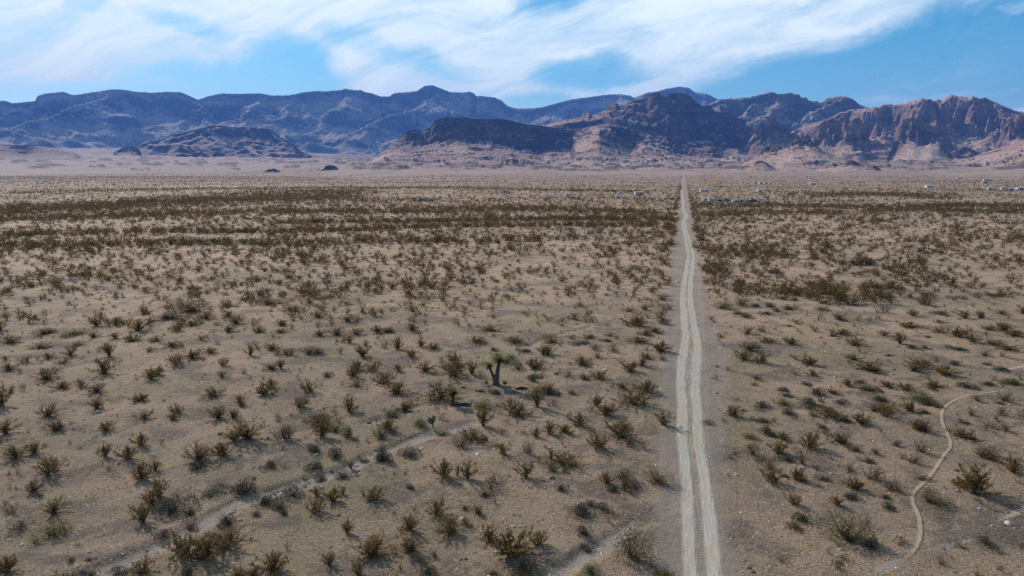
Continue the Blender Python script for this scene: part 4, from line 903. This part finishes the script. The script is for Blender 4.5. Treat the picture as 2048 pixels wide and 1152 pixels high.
def yucca(px, py, height, heads, trunk_r, label, skirt=True, seed=1, lean=0.0, suckers=0):
    g = np.random.default_rng(seed); x, y = (float(v) for v in at(px, py))
    root = bpy.data.objects.new('yucca', None); COL.objects.link(root); root.location = (x, y, gz(x, y) - 0.03)
    tag(root, label, 'yucca', 'yuccas')
    T_ = TM(); hd = []; base = np.array([0, 0, 0.0])
    for (tx, tz, r0, hl, bl) in heads:
        pts = [base + np.array([tx * f ** 1.3, 0.12 * math.sin(3 * f + tx), tz * f]) for f in np.linspace(0, 1, 8)]
        rad = [trunk_r * (1.25 - 0.75 * f ** 0.5) * r0 + g.normal(0, 0.012) for f in np.linspace(0, 1, 8)]
        T_.tube(pts, rad, 9, 0.5); hd.append((pts[-1], hl, bl))
    me = T_.build('trunk', M_TRUNK, smooth=True); o = bpy.data.objects.new('trunk', me); COL.objects.link(o); o.parent = root
    if skirt:
        sk = []; tz = heads[0][1]
        for (tx, tz, r0, hl, bl) in heads:
            for f in np.linspace(0.06, 0.90, int(8 * tz)):
                c = np.array([tx * f ** 1.3, 0.12 * math.sin(3 * f + tx), tz * f]); low = max(0.0, 1 - f / 0.5)
                sk.append(blades(g, c, 9 + int(14 * low), trunk_r * (0.9 + 3.0 * low), 0.055, lambda q: np.array([*(lambda a: (math.cos(a), math.sin(a)))(q.uniform(0, 6.28)), q.uniform(-1.6, -0.6)]), 0.05))
        me = merge(sk).build('dead_skirt', M_DRYBL); o = bpy.data.objects.new('dead_skirt', me); COL.objects.link(o); o.parent = root
    for c, hl, bl in hd:
        B = blades(g, c + np.array([0, 0, -0.05]), 220, hl, 0.07, lambda q: np.array([*(q.normal(0, 0.8, 2)), q.uniform(-0.25, 1.3)]), 0.06)
        me = B.build('leaf_rosette', M_BLADE); o = bpy.data.objects.new('leaf_rosette', me); COL.objects.link(o); o.parent = root
    for i in range(suckers):
        c = np.array([(-0.85, 0.95, 0.75)[i % 3] + g.normal(0, 0.05), -0.15, 0.1])
        me = blades(g, c, 40, 0.55, 0.05, lambda q: np.array([*(q.normal(0, 0.5, 2)), q.uniform(0.3, 1.2)]), 0.05).build('leaf_rosette', M_BLADE)
        o = bpy.data.objects.new('leaf_rosette', me); COL.objects.link(o); o.parent = root
    return root
yucca(992, 770, 3.4, [(0.30, 2.35, 1.2, 1.05, 0), (-0.65, 1.75, 0.85, 0.6, 0)], 0.25, 'tall branched yucca with shaggy trunk and yellow-green head, left of the dirt road', True, 3, suckers=3)
yucca(905, 812, 1.6, [(0.05, 1.0, 0.9, 0.85, 0)], 0.2, 'small single-headed yucca with a short trunk, left of the tall branched yucca', True, 4)
yucca(1800, 524, 1.6, [(0.05, 0.9, 0.8, 0.7, 0)], 0.25, 'distant yellow-green yucca right of the road, 88% across and 45% down the photo', True, 6)
yucca(1906, 572, 1.6, [(0.0, 0.7, 0.8, 0.7, 0)], 0.22, 'yellow-green yucca among dark scrub right of the road, 93% across and 49% down', True, 7)

def cholla(px, py, label, seed=2):
    g = np.random.default_rng(seed); x, y = (float(v) for v in at(px, py))
    root = bpy.data.objects.new('cholla_cactus', None); COL.objects.link(root); root.location = (x, y, gz(x, y) - 0.02)
    tag(root, label, 'cactus')
    T_ = TM(); T_.tube([(0, 0, 0), (0.02, 0, 0.3), (-0.02, 0.03, 0.6)], (0.06, 0.055, 0.045), 7)
    A_ = TM()
    for i in range(13):
        z = g.uniform(0.25, 0.62); a = g.uniform(0, 6.28); p = np.array([0, 0, z]); pts = [p.copy()]; d = np.array([math.cos(a), math.sin(a), g.uniform(0.2, 0.9)])
        for k in range(4):
            d = d + g.normal(0, 0.35, 3) + (0, 0, 0.2); d /= np.linalg.norm(d); p = p + d * g.uniform(0.10, 0.17); pts.append(p.copy())
        A_.tube(pts, (0.04, 0.045, 0.042, 0.045, 0.025), 7)
        for k in range(2):
            e = pts[g.integers(1, 4)]; A_.tube([e, e + g.normal(0, 0.05, 3) + (0, 0, 0.08), e + g.normal(0, 0.09, 3) + (0, 0, 0.16)], (0.035, 0.04, 0.02), 6)
    for nm, tm in (('trunk', T_), ('branches', A_)):
        o = bpy.data.objects.new(nm, tm.build(nm, M_CHOLLA, smooth=True)); COL.objects.link(o); o.parent = root
cholla(866, 857, 'grey-green branched cholla cactus on the wash bank below the small yucca')

def fallen(px, py, n, L, label, seed):
    g = np.random.default_rng(seed); x, y = (float(v) for v in at(px, py)); T_ = TM()
    for i in range(n):
        a = g.uniform(-0.5, 0.5); p = np.array([g.normal(0, L * 0.18), g.normal(0, 0.15), 0.05]); pts = [p.copy()]
        for k in range(5):
            p = p + np.array([math.cos(a), math.sin(a), 0.0]) * L / 5 + np.array([0, 0, g.normal(0, 0.05)]); p[2] = max(p[2], 0.03); a += g.normal(0, 0.3); pts.append(p.copy())
        T_.tube(pts, np.linspace(0.11, 0.03, 6) * g.uniform(0.5, 1.0), 6)
    me = T_.build('fallen_branch', M_DEAD); o = bpy.data.objects.new('fallen_branch', me); COL.objects.link(o); o.location = (x, y, gz(x, y))
    tag(o, label, 'dead branch', 'dead branches lying on the ground')
fallen(914, 812, 6, 1.3, 'dark dead branches lying beside the small yucca', 1)
fallen(1036, 778, 5, 1.0, 'dark dead branches on the ground right of the tall yucca', 2)
fallen(958, 783, 3, 0.7, 'short dark dead wood lying left of the tall yucca foot', 3)

# ---------------------------------------------------------------- the rest of the scrub: one object, every plant a real cluster of leaves and stems
def scatter():
    g = np.random.default_rng(21); X = []; Y = []; Wd = []; Hh = []; K = []
    for k, px, pyb, x, y, w, h, ar in REST:
        X.append([x]); Y.append([y]); Wd.append([w]); Hh.append([h]); K.append([0.3])
    def field(r0, r1, dens, half=50):
        A = math.radians(2 * half) / 2 * (r1 ** 2 - r0 ** 2); n = int(A * dens)
        r = np.sqrt(g.uniform(r0 ** 2, r1 ** 2, n)); a = np.radians(g.uniform(-half, half, n))
        return r * np.sin(a), r * np.cos(a)
    for r0, r1, dens in ((17, 60, 0.07), (60, 130, 0.125), (130, 260, 0.165), (260, 520, 0.135), (520, 900, 0.060), (900, 1500, 0.030), (1500, 2900, 0.030)):
        x, y = field(r0, r1, dens * 1.6)
        px, py = project(x, y)
        # the part of the picture already planted one by one
        inside = (py < 1175) & (((px < 1345) & (px > -5) & (py > 652)) | ((px >= 1345) & (px < 2053) & (py > 602)))
        cl = fbm(x / 26, y / 26, 3, 61); cl2 = fbm(x / 90, y / 140, 3, 67); th = thicket(x, y)
        p = np.clip(0.62 + 0.55 * cl + 0.45 * cl2 + 1.0 * th, 0.05, 1)
        keep = (~inside) & (g.uniform(size=len(x)) < p) & (np.abs(road_off(x, y)) > 2.9 + 0.4 * g.uniform(size=len(x)))
        for pts, hw in TRAILS:
            nr = np.hypot(x, y) < 150; d = np.full(x.shape, 9e9); d[nr] = seg_dist(x[nr], y[nr], pts); keep &= d > 0.8
        keep &= bajada(x, y) < np.where(x / np.maximum(y, 1) > -0.27, 5.0 + 6.0 * g.uniform(size=len(x)) ** 2, 70.0)
        x, y, th, cl = x[keep], y[keep], th[keep], cl[keep]
        w = np.clip(g.lognormal(math.log(1.34), 0.40, len(x)), 0.5, 3.2) * (1 + 0.25 * cl)
        h = w * g.uniform(0.45, 0.75, len(x)); hue = g.uniform(0, 0.75, len(x))
        small = g.uniform(size=len(x)) < 0.28; w[small] *= 0.55; h[small] *= 0.5; hue[small] = g.uniform(0.6, 1.0, small.sum())
        X.append(x); Y.append(y); Wd.append(w); Hh.append(h); K.append(hue)
    # small seedlings and herbs between the big shrubs
    x, y = field(26, 145, 0.24); keep = (g.uniform(size=len(x)) < np.clip(0.5 + 1.1 * fbm(x / 9, y / 9, 3, 63), 0.05, 1)) & (np.abs(road_off(x, y)) > 2.6)
    for pts, hw in TRAILS: keep &= seg_dist(x, y, pts) > 0.6
    x, y = x[keep], y[keep]; w = np.clip(g.lognormal(math.log(0.42), 0.45, len(x)), 0.15, 1.0)
    X.append(x); Y.append(y); Wd.append(w); Hh.append(w * g.uniform(0.5, 0.9, len(x))); K.append(g.uniform(0.0, 1.0, len(x)))
    # thickets along the washes and the road verges
    for r0, r1, dens in ((95, 300, 0.30), (300, 700, 0.18), (700, 1100, 0.05)):
        x, y = field(r0, r1, dens); th = thicket(x, y); ro = np.abs(road_off(x, y))
        verge = 0.5 * np.exp(-((ro - 4.6) / 1.3) ** 2) * sstep(y, 90, 160) * (0.5 + fbm(x / 20, y / 20, 2, 81))
        keep = (g.uniform(size=len(x)) < th * (0.75 + 0.7 * fbm(x / 25, y / 25, 3, 83)) + verge) & (ro > 3.0)
        x, y = x[keep], y[keep]; w = g.uniform(1.4, 3.6, len(x)); X.append(x); Y.append(y); Wd.append(w); Hh.append(w * g.uniform(0.5, 0.8, len(x))); K.append(g.uniform(0.0, 1.0, len(x)))
    X, Y, Wd, Hh, K = (np.concatenate([np.asarray(a, float) for a in q]) for q in (X, Y, Wd, Hh, K))
    Z = ground_h(X, Y); Rr = np.hypot(X, Y)
    ALLV = []; ALLT = []; ALLH = []
    protos = [p[2] for p in P_CREO] + [P_SAGE[0][2], P_SAGE[1][2], P_OLIV[0][2]]
    for r0, r1, nl, ls, nst in ((0, 110, 300, 0.040, 22), (110, 190, 270, 0.050, 14), (190, 330, 100, 0.078, 6), (330, 560, 32, 0.125, 0), (560, 950, 11, 0.19, 0), (950, 2900, 6, 0.27, 0)):
        idx = np.nonzero((Rr >= r0) & (Rr < r1))[0]
        for chunk in np.array_split(idx, max(1, len(idx) * nl // 400000)):
            n = len(chunk)
            if not n: continue
            pk = np.where(K[chunk] > 0.72, g.integers(len(P_CREO), len(protos), n), g.integers(0, len(P_CREO), n))
            C = np.empty((n, nl, 3))
            for q in range(len(protos)):
                mk = pk == q
                if mk.any(): C[mk] = protos[q][g.integers(0, len(protos[q]), (mk.sum(), nl))]
            ro = g.uniform(0, 6.283, n); co, si = np.cos(ro)[:, None], np.sin(ro)[:, None]
            w, h = Wd[chunk][:, None], Hh[chunk][:, None]
            P = np.stack([(C[..., 0] * co - C[..., 1] * si) * w + X[chunk][:, None], (C[..., 0] * si + C[..., 1] * co) * w + Y[chunk][:, None], C[..., 2] * h + Z[chunk][:, None]], -1)
            sz = (ls * Wd[chunk])[:, None] * g.uniform(0.6, 1.4, (n, nl))
            V, T_ = leaf_tris(g, P.reshape(-1, 3), sz.ravel(), np.clip(g.normal(0.45, 0.25, n * nl), 0, 1))
            ALLV.append(V); ALLT.append(T_); ALLH.append(np.repeat(K[chunk], nl * 6))
            if nst:
                E = P[:, :nst]; b0 = np.stack([X[chunk], Y[chunk], Z[chunk]], -1)[:, None] + np.zeros_like(E)
                sd = rand_dirs(g, n * nst).reshape(n, nst, 3) * (0.012 * Wd[chunk])[:, None, None]
                V = np.stack([b0 - sd, b0 + sd, E], 2).reshape(-1, 3)
                ALLV.append(V); ALLT.append(np.full(len(V), 0.15)); ALLH.append(np.full(len(V), 0.2))
    V = np.concatenate(ALLV).astype(np.float32)
    o = mesh_obj('desert_scrub', V, np.arange(len(V), dtype=np.int32).reshape(-1, 3), M_STUFF, {'tint': np.concatenate(ALLT), 'hue': np.concatenate(ALLH)})
    tag(o, kind='stuff'); print('scrub plants', len(X), 'tris', len(V) // 3)
scatter()

# ---------------------------------------------------------------- stones and dry grass
def stones():
    g = np.random.default_rng(31); n = 9000
    r = np.sqrt(g.uniform(24 ** 2, 85 ** 2, n)); a = np.radians(g.uniform(-44, 44, n)); x, y = r * np.sin(a), r * np.cos(a)
    d = fbm(x / 6, y / 6, 3, 91); w, c = wash_field(x, y); ro = np.abs(road_off(x, y))
    keep = g.uniform(size=n) < np.clip(0.30 + 0.9 * d + 0.8 * w + 0.7 * np.exp(-((ro - 2.6) / 0.8) ** 2), 0.03, 1); keep &= ro > 1.5
    x, y, r = x[keep], y[keep], r[keep]; n = len(x)
    s = np.clip(g.lognormal(math.log(0.055), 0.55, n), 0.02, 0.28)
    th = np.arange(6) * np.pi / 3
    ring = np.stack([np.cos(th), np.sin(th), th * 0], 1)
    T0 = np.concatenate([ring * (1, 1, 0), ring * (0.72, 0.72, 0) + (0, 0, 0.55), [[0.05, 0.0, 0.8]]])
    F0 = [(i, (i + 1) % 6, 6 + (i + 1) % 6) for i in range(6)] + [(i, 6 + (i + 1) % 6, 6 + i) for i in range(6)] + [(6 + i, 6 + (i + 1) % 6, 12) for i in range(6)]
    Vv = T0[None] * g.uniform(0.7, 1.3, (n, 13, 3)); ang = g.uniform(0, 6.28, n); co, si = np.cos(ang)[:, None], np.sin(ang)[:, None]
    st = g.uniform(0.7, 1.5, n)[:, None]
    Q = np.stack([(Vv[..., 0] * co * st - Vv[..., 1] * si), (Vv[..., 0] * si * st + Vv[..., 1] * co), Vv[..., 2]], -1) * s[:, None, None]
    Q += np.stack([x, y, ground_h(x, y) - 0.2 * s], -1)[:, None]
    F = (np.array(F0)[None] + 13 * np.arange(n)[:, None, None]).reshape(-1, 3)
    tint = np.repeat(np.clip(g.beta(1.4, 2.2, n), 0, 1), 13)
    tag(mesh_obj('desert_stones', Q.reshape(-1, 3), F, M_STONES, {'tint': tint}), kind='stuff')
M_STONES, t, b = new_mat('scattered_stone')
t.put(b.inputs['Base Color'], t.mix(t.attr('tint'), (0.085, 0.066, 0.060), (0.62, 0.53, 0.47)))
stones()

def dry_grass():
    g = np.random.default_rng(37); n = 16000
    r = np.sqrt(g.uniform(22 ** 2, 110 ** 2, n)); a = np.radians(g.uniform(-44, 44, n)); x, y = r * np.sin(a), r * np.cos(a)
    keep = (g.uniform(size=n) < np.clip(0.35 + 1.3 * fbm(x / 7, y / 7, 3, 95), 0.02, 1)) & (np.abs(road_off(x, y)) > 1.9)
    for pts, hw in TRAILS: keep &= seg_dist(x, y, pts) > 0.4
    x, y = x[keep], y[keep]; n = len(x); z = ground_h(x, y); nb = 7
    s = g.uniform(0.05, 0.17, n)[:, None]; hue = np.repeat(g.uniform(0, 1, n), nb * 3)
    ang = g.uniform(0, 6.28, (n, nb)); sp = g.uniform(0.1, 1.1, (n, nb)) * s
    b0 = np.stack([x[:, None] + np.cos(ang) * sp, y[:, None] + np.sin(ang) * sp, np.repeat(z[:, None], nb, 1) - 0.01], -1)
    tip = b0 + np.stack([np.cos(ang) * s * 0.5, np.sin(ang) * s * 0.5, s * g.uniform(0.4, 1.1, (n, nb))], -1)
    sd = np.stack([-np.sin(ang), np.cos(ang), ang * 0], -1) * 0.028
    V = np.stack([b0 - sd, b0 + sd, tip], 2).reshape(-1, 3)
    tag(mesh_obj('dry_grass', V, np.arange(len(V)).reshape(-1, 3), M_STRAW, {'tint': np.repeat(g.uniform(0, 1, n * nb), 3), 'hue': hue}), kind='stuff')
dry_grass()
# ---------------------------------------------------------------- far homes, trailers and vehicles
def box(bm, c, s, bev=0.0):
    x, y, z = c; a, b_, h = s[0] / 2, s[1] / 2, s[2] / 2
    vs = [bm.verts.new((x + i * a, y + j * b_, z + k * h)) for k in (-1, 1) for j in (-1, 1) for i in (-1, 1)]
    for f in ((0, 2, 3, 1), (4, 5, 7, 6), (0, 1, 5, 4), (2, 6, 7, 3), (0, 4, 6, 2), (1, 3, 7, 5)): bm.faces.new([vs[i] for i in f])
    if bev:
        bmesh.ops.bevel(bm, geom=[e for e in bm.edges if all(v in vs for v in e.verts)], offset=bev, segments=2, affect='EDGES')
def prism(bm, prof, y0, y1):
    """a profile in x, z pushed along y"""
    a = [bm.verts.new((x, y0, z)) for x, z in prof]; b_ = [bm.verts.new((x, y1, z)) for x, z in prof]; n = len(prof)
    for i in range(n): bm.faces.new((a[i], a[(i + 1) % n], b_[(i + 1) % n], b_[i]))
    bm.faces.new(a[::-1]); bm.faces.new(b_)
def wheel_bm(bm, x, y, r, w):
    n = 14
    a = [bm.verts.new((x + r * math.cos(2 * math.pi * i / n), y - w / 2, r + r * math.sin(2 * math.pi * i / n))) for i in range(n)]
    b_ = [bm.verts.new((v.co.x, y + w / 2, v.co.z)) for v in a]
    for i in range(n): bm.faces.new((a[i], a[(i + 1) % n], b_[(i + 1) % n], b_[i]))
    bm.faces.new(a); bm.faces.new(b_[::-1])
def part(name, mat, root, fn):
    bm = bmesh.new(); fn(bm); bmesh.ops.recalc_face_normals(bm, faces=bm.faces)
    me = bpy.data.meshes.new(name); bm.to_mesh(me); bm.free(); me.materials.append(mat)
    o = bpy.data.objects.new(name, me); COL.objects.link(o); o.parent = root; return o
def place(name, px, py, rot, label, cat, group=None, loc=None):
    x, y = loc or (float(v) for v in at(px, py))
    o = bpy.data.objects.new(name, None); COL.objects.link(o); o.location = (x, y, gz(x, y)); o.rotation_euler = (0, 0, R(rot)); o.scale = (0.86, 0.9, 0.86)
    return tag(o, label, cat, group)
PM = {k: plain_mat(k + '_paint', c, 0.5, 0, 0.3, 0.06) for k, c in {'white': (0.43, 0.43, 0.42), 'offwhite': (0.62, 0.60, 0.56), 'grey': (0.36, 0.40, 0.44), 'blue': (0.16, 0.26, 0.42), 'paleblue': (0.50, 0.58, 0.66), 'dark': (0.030, 0.032, 0.036),
      'brown': (0.16, 0.09, 0.055), 'tan': (0.42, 0.34, 0.25), 'red': (0.28, 0.05, 0.035), 'silver': (0.48, 0.50, 0.52), 'green': (0.07, 0.11, 0.08)}.items()}
M_GLASS = plain_mat('window_glass', (0.020, 0.026, 0.034), 0.12, 0, 0.5, 0.05)
M_TYRE = plain_mat('tyre_rubber', (0.022, 0.022, 0.022), 0.9, 0, 0.2, 0.1)
M_METALROOF = plain_mat('metal_roof', (0.38, 0.40, 0.42), 0.4, 0.1, 0.5, 0.08)

def home(px, py, L, col, roofc, label, rot=0, H=2.7, Wd=5.0, rise=0.7, skirt=None, porch=False, cat='house', name='house', loc=None):
    o = place(name, px, py, rot, label, cat, 'homes at the foot of the hills', loc)
    part('wall', PM[col], o, lambda bm: box(bm, (0, 0, H / 2 + 0.3), (L, Wd, H + 0.6)))
    part('roof', roofc, o, lambda bm: prism_roof(bm, L + 0.6, Wd + 0.8, H + 0.62, rise))
    for i, xx in enumerate((-0.34, -0.12, 0.30)):
        part('window', M_GLASS, o, lambda bm, xx=xx: box(bm, (xx * L, -Wd / 2 - 0.02, 1.95), (min(1.3, L * 0.12), 0.06, 0.95)))
    part('door', PM['brown'], o, lambda bm: box(bm, (0.10 * L, -Wd / 2 - 0.03, 1.35), (0.95, 0.07, 2.05)))
    if skirt: part('skirting', PM[skirt], o, lambda bm: box(bm, (0, -Wd / 2 - 0.06, 0.40), (L * 0.98, 0.06, 0.8)))
    if porch:
        part('porch_roof', roofc, o, lambda bm: box(bm, (-L * 0.2, -Wd / 2 - 1.5, H + 0.1), (L * 0.5, 2.4, 0.12)))
        for xx in (-0.43, 0.03): part('porch_post', PM['offwhite'], o, lambda bm, xx=xx: box(bm, (xx * L, -Wd / 2 - 2.5, H / 2), (0.14, 0.14, H)))
    return o
def prism_roof(bm, L, Wd, z, rise):
    a = [bm.verts.new((x, y, z)) for x in (-L / 2, L / 2) for y in (-Wd / 2, Wd / 2)]; r = [bm.verts.new((x, 0, z + rise)) for x in (-L / 2, L / 2)]
    bm.faces.new((a[0], a[2], r[1], r[0])); bm.faces.new((a[3], a[1], r[0], r[1])); bm.faces.new((a[1], a[0], r[0])); bm.faces.new((a[2], a[3], r[1])); bm.faces.new((a[0], a[1], a[3], a[2]))
def trailer(px, py, L, col, label, rot=0, stripe='blue', loc=None):
    o = place('travel_trailer', px, py, rot, label, 'trailer', 'trailers parked on the plain', loc)
    h = L / 2
    part('body', PM[col], o, lambda bm: prism(bm, [(-h, 0.75), (-h + 0.25, 0.5), (h - 0.5, 0.5), (h, 0.9), (h - 0.1, 1.9), (h - 0.6, 2.85), (-h + 0.25, 2.9), (-h, 2.65)], -1.2, 1.2))
    for xx in (-0.30, 0.02, 0.26): part('window', M_GLASS, o, lambda bm, xx=xx: box(bm, (xx * L, -1.21, 1.95), (L * 0.15, 0.05, 0.62)))
    part('door', PM['offwhite'], o, lambda bm: box(bm, (L * 0.14, -1.22, 1.55), (0.62, 0.05, 1.85)))
    part('stripe', PM[stripe], o, lambda bm: box(bm, (0, -1.205, 1.15), (L * 0.9, 0.03, 0.22)))
    for xx in (-0.45, 0.4): part('wheel', M_TYRE, o, lambda bm, xx=xx: wheel_bm(bm, xx - 0.2, -1.05, 0.36, 0.26))
    part('drawbar', PM['dark'], o, lambda bm: box(bm, (h + 0.6, 0, 0.55), (1.3, 0.12, 0.12)))
    return o
def vehicle(px, py, kind, col, label, rot=0, loc=None):
    cat = {'pickup_truck': 'pickup', 'parked_car': 'car', 'parked_van': 'van'}[kind]
    o = place(kind, px, py, rot, label, cat, 'vehicles parked in the yard', loc)
    prof = {'parked_car': [(-2.2, 0.35), (2.2, 0.35), (2.25, 0.75), (1.2, 0.92), (-2.0, 0.95), (-2.25, 0.8)],
            'pickup_truck': [(-2.7, 0.5), (2.7, 0.5), (2.75, 1.0), (1.5, 1.12), (-2.7, 1.1)],
            'parked_van': [(-2.6, 0.4), (2.6, 0.4), (2.65, 0.95), (2.1, 1.2), (1.5, 2.1), (-2.5, 2.15), (-2.65, 1.9)]}[kind]
    part('body', PM[col], o, lambda bm: prism(bm, prof, -0.9, 0.9))
    if kind == 'parked_car':
        part('cabin', M_GLASS, o, lambda bm: prism(bm, [(-1.7, 0.96), (1.0, 0.93), (0.35, 1.40), (-1.2, 1.42)], -0.76, 0.76)); part('roof', PM[col], o, lambda bm: box(bm, (-0.42, 0, 1.44), (1.5, 1.45, 0.06)))
    elif kind == 'pickup_truck':
        part('cabin', PM[col], o, lambda bm: prism(bm, [(-0.9, 1.13), (1.4, 1.13), (0.75, 1.80), (-0.75, 1.82)], -0.82, 0.82)); part('window', M_GLASS, o, lambda bm: box(bm, (0.0, -0.83, 1.48), (1.1, 0.03, 0.36)))
    else: part('window', M_GLASS, o, lambda bm: box(bm, (-0.2, -0.91, 1.6), (3.2, 0.03, 0.5)))
    wb = 1.35 if kind == 'parked_car' else 1.7
    for xx in (-wb, wb):
        for yy in (-0.82, 0.82): part('wheel', M_TYRE, o, lambda bm, xx=xx, yy=yy: wheel_bm(bm, xx, yy, 0.34, 0.22))
    return o
W_ = M_METALROOF
trailer(853, 402, 5.2, 'grey', 'grey-blue travel trailer on the lot farthest left of the road', 4)
vehicle(840.5, 402, 'pickup_truck', 'dark', 'dark pickup parked just left of the grey-blue trailer', 70)
vehicle(862, 402.5, 'parked_car', 'dark', 'dark car parked against the right end of the grey-blue trailer', 30)
home(1011, 386, 4.6, 'dark', W_, 'small dark shed under a bright white roof on the bare sandy lot', 8, 2.4, 4.0, 0.4, name='shed', cat='shed')
vehicle(1016, 387, 'parked_van', 'white', 'white van in front of the white-roofed dark shed', 10)
trailer(1101, 397.5, 4.6, 'offwhite', 'short white trailer standing left of another on a sandy clearing left of the road', -6, 'grey')
trailer(1136, 395, 5.0, 'white', 'white trailer right of the short one, halfway to the dirt road', 5, 'grey')
vehicle(1092, 402.5, 'parked_car', 'brown', 'rust-brown car below the short white trailer', 60)
vehicle(1241, 389, 'parked_van', 'silver', 'silver van a little left of the white home with dark skirting', 10)
home(1278, 390.5, 8.0, 'offwhite', W_, 'white mobile home with dark skirting, last home left of the road', 3, 2.3, 4.2, 0.35, 'dark')
home(1409, 384.5, 9.4, 'paleblue', W_, 'long pale blue mobile home, first right of the dirt road', -3, 2.4, 4.2, 0.4)
vehicle(1411.5, 403, 'parked_van', 'white', 'small white van at the left end of the junk yard row', 5)
trailer(1425, 404.5, 6.2, 'white', 'large white motorhome trailer with blue stripe heading the vehicle row', 2)
yard = [('pickup_truck', 'dark', 1438, 404), ('parked_car', 'dark', 1446, 403), ('parked_car', 'white', 1451, 404.5), ('parked_van', 'green', 1456, 403), ('parked_car', 'silver', 1461, 404.5), ('pickup_truck', 'white', 1467, 405.5), ('parked_car', 'dark', 1473, 403.5),
        ('parked_van', 'blue', 1482, 404), ('parked_car', 'white', 1490, 406.5), ('pickup_truck', 'brown', 1497, 404), ('parked_van', 'dark', 1506, 403.5), ('parked_car', 'silver', 1513, 403), ('parked_car', 'red', 1521, 404.5), ('pickup_truck', 'grey', 1529, 405.5), ('parked_car', 'dark', 1537, 406.5)]
nth = ['first', 'second', 'third', 'fourth', 'fifth', 'sixth', 'seventh', 'eighth', 'ninth', 'tenth', 'eleventh', 'twelfth', 'thirteenth', 'fourteenth', 'fifteenth']
vr = random.Random(4)
for i, (k, c_, px, py) in enumerate(yard):
    vehicle(px, py, k, c_, f"{c_} {k.split('_')[-1] if k != 'pickup_truck' else 'pickup'} in the junk yard row, {nth[i]} to the right of the white motorhome", vr.uniform(-40, 60))
home(1519, 384, 5.2, 'paleblue', W_, 'small pale blue cabin behind the vehicle row', 6, 2.3, 4.0, 0.4)
for i, px in enumerate((1511, 1521, 1531)):
    home(px, 367.5, 5.4, ('white', 'offwhite', 'white')[i], W_, ('left', 'middle', 'right')[i] + 'most white cabin of the far row of three below the low rocky hill', 3 * i, 2.4, 4.0, 0.4)
home(1625, 369.5, 9.0, 'white', W_, 'white home standing alone to the right of the far row of three cabins', 4, 2.4, 4.2, 0.5)
home(1858, 375.5, 8.6, 'offwhite', W_, 'pale home with a large metal roof, alone amid scrub far right of the road', -4, 2.4, 5.0, 0.9)
home(1918, 359.5, 12.0, 'white', W_, 'bright white home highest up the slope below the tan hill', 3, 2.6, 5.0, 0.5)
home(1973, 361.5, 16.0, 'white', W_, 'long white-roofed home above the blue one near the right hills', 0, 2.8, 6.0, 0.6)
home(1969, 366.5, 8.5, 'blue', PM['blue'], 'blue home directly below the long white-roofed one', 2, 2.4, 5.0, 0.5)
home(1978, 380, 3.6, 'white', W_, 'tiny white shed left of the white home cluster at the right edge', 0, 2.3, 3.2, 0.3, name='shed', cat='shed')
trailer(2008, 380.5, 8.0, 'white', 'long white trailer heading the cluster at the right edge', 3, 'grey')
vehicle(2023, 381, 'parked_van', 'dark', 'dark van between the long white trailer and the right-edge home', 10)
vehicle(2029, 380.5, 'pickup_truck', 'silver', 'silver pickup close to the right-edge home', 20)
home(2040, 380.5, 8.5, 'white', W_, 'white gabled home with porch at the right edge of the plain', -5, 2.6, 5.0, 0.8, None, True)
